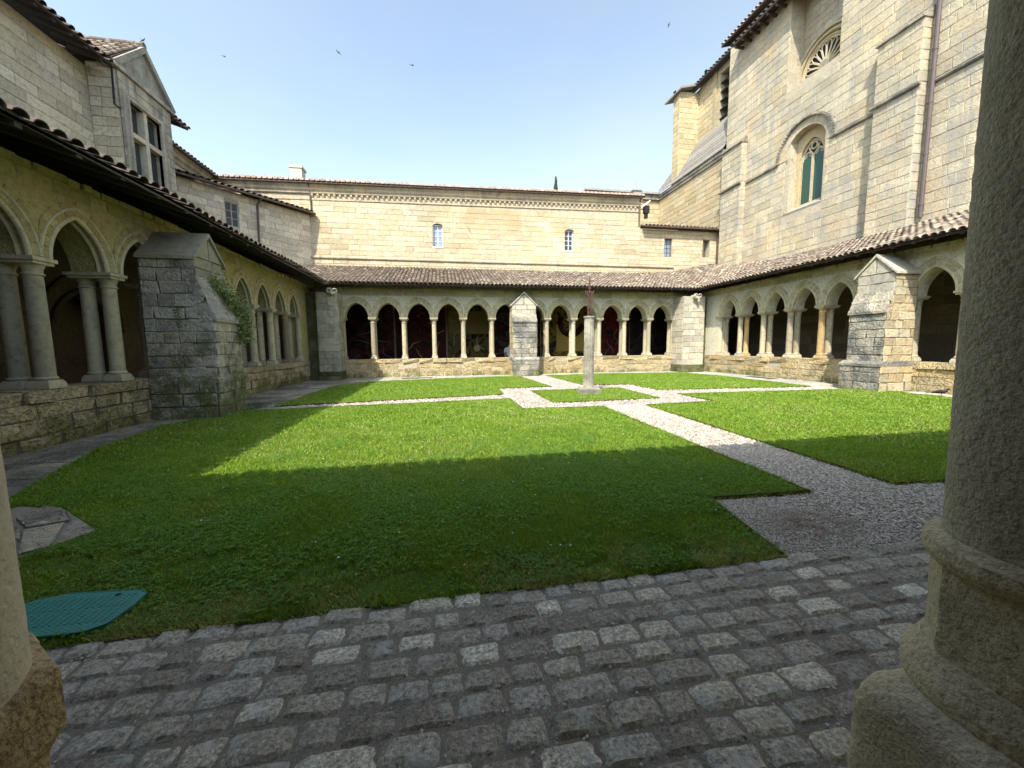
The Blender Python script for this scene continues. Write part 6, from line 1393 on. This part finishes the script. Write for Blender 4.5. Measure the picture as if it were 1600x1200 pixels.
VB = [Pp(0, 0, .95), Pp(0, 0, 1.2), Pp(0, 0, 1.42), Pp(0, -.01, 1.52), Pp(0, -.01, 1.60), Pp(0, -.02, 1.70),
      Pp(.10, 0, .88), Pp(.11, 0, .48), Pp(.11, .02, .08), Pp(.12, -.14, .04), Pp(-.10, 0, .88), Pp(-.11, 0, .48), Pp(-.11, .02, .08), Pp(-.12, -.14, .04),
      Pp(.20, 0, 1.42), Pp(.25, 0, 1.14), Pp(.24, -.08, .90), Pp(.24, -.10, .82), Pp(-.20, 0, 1.42), Pp(-.25, 0, 1.14), Pp(-.24, -.08, .90), Pp(-.24, -.10, .82)]
EB = [(0, 1), (1, 2), (2, 3), (3, 4), (4, 5), (0, 6), (6, 7), (7, 8), (8, 9), (0, 10), (10, 11), (11, 12), (12, 13), (2, 14), (14, 15), (15, 16), (16, 17), (2, 18), (18, 19), (19, 20), (20, 21)]
skin_body('body', VB, EB, [.13, .12, .13, .055, .075, .085, .085, .06, .045, .035, .085, .06, .045, .035, .06, .042, .032, .03, .06, .042, .032, .03], 'skin', pe)
mb = MB(); mb.lathe(Pp(0, 0, 0), [(.155, .92), (.155, 1.05), (.165, 1.25), (.19, 1.40), (.16, 1.47), (.08, 1.51)], 16, .5, .72); 
for s in (-1, 1): mb.tube([Pp(s*.15, 0, 1.43), Pp(s*.22, 0, 1.36), Pp(s*.245, 0, 1.18)], [.075, .07, .06], 10)
mb.build('t_shirt', 'shirt', pe, smooth=True)
mb = MB(); 
for s in (-1, 1): mb.tube([Pp(s*.07, 0, .98), Pp(s*.10, 0, .86), Pp(s*.11, 0, .48), Pp(s*.11, .02, .09)], [.11, .105, .08, .07], 10)
mb.build('trousers', 'jean', pe, smooth=True)
mb = MB(); mb.lathe(Pp(0, 0, 1.63), [(.07, -.02), (.105, .03), (.11, .09), (.09, .15), (.04, .185)], 14, .5); mb.build('hair', 'hair', pe, smooth=True)
bc = thing('blue_cloth', (16.0, 22.2, .02), 'folded blue parasol standing in the corner behind the right arcade', 'parasol')
mb = MB(); vs = []; fs = []; NN = 20
for zi, (z, r_) in enumerate(((.75, .34), (1.2, .27), (1.7, .18), (2.2, .07), (2.35, .02))):
    for k in range(NN): t = 2*math.pi*k/NN; q = r_*(1+.25*math.cos(t*5)); vs.append((16.0+q*math.cos(t), 22.2+q*math.sin(t), z))
for i in range(4):
    for k in range(NN): fs.append((i*NN+k, i*NN+(k+1) % NN, (i+1)*NN+(k+1) % NN, (i+1)*NN+k))
mb.add(vs, fs); mb.build('canopy', 'bluecl', bc); mb = MB(); mb.tube([(16, 22.2, .02), (16, 22.2, 2.45)], .025, 8); mb.lathe((16, 22.2, 0.02), [(.25, 0), (.25, .05), (.05, .08)], 14); mb.build('pole', 'black', bc)

# ------------------------------------------------------------------ cypress behind the far building
cy = thing('cypress_tree', (13.4, 45, 0), 'slender dark cypress whose tip shows above the far roof', 'tree')
mb = MB(); mb.tube([(13.4, 45, 0), (13.4, 45, 10), (13.4, 45, 20)], [.3, .2, .05], 8); mb.build('trunk', 'wood', cy)
fo = MB()
for i in range(7000):
    z = 3+17.9*(i/7000); r_ = 1.25*(1-((z-3)/18.)**2.2)*(.75+.4*rnd.random())+.02; a = rnd.random()*6.283; c = np.array([13.4+r_*math.cos(a), 45+r_*math.sin(a), z]); u = np.array([rnd.gauss(0, .05), rnd.gauss(0, .05), .16+.1*rnd.random()]); v = np.array([-math.sin(a), math.cos(a), 0])*.05
    fo.add([c-v, c+v, c+u], [(0, 1, 2)])
M['cyp'] = simple('cypress_foliage', (.035, .055, .022), .8, 0, 8, .5, .1)
fo.build('crown', 'cyp', cy)
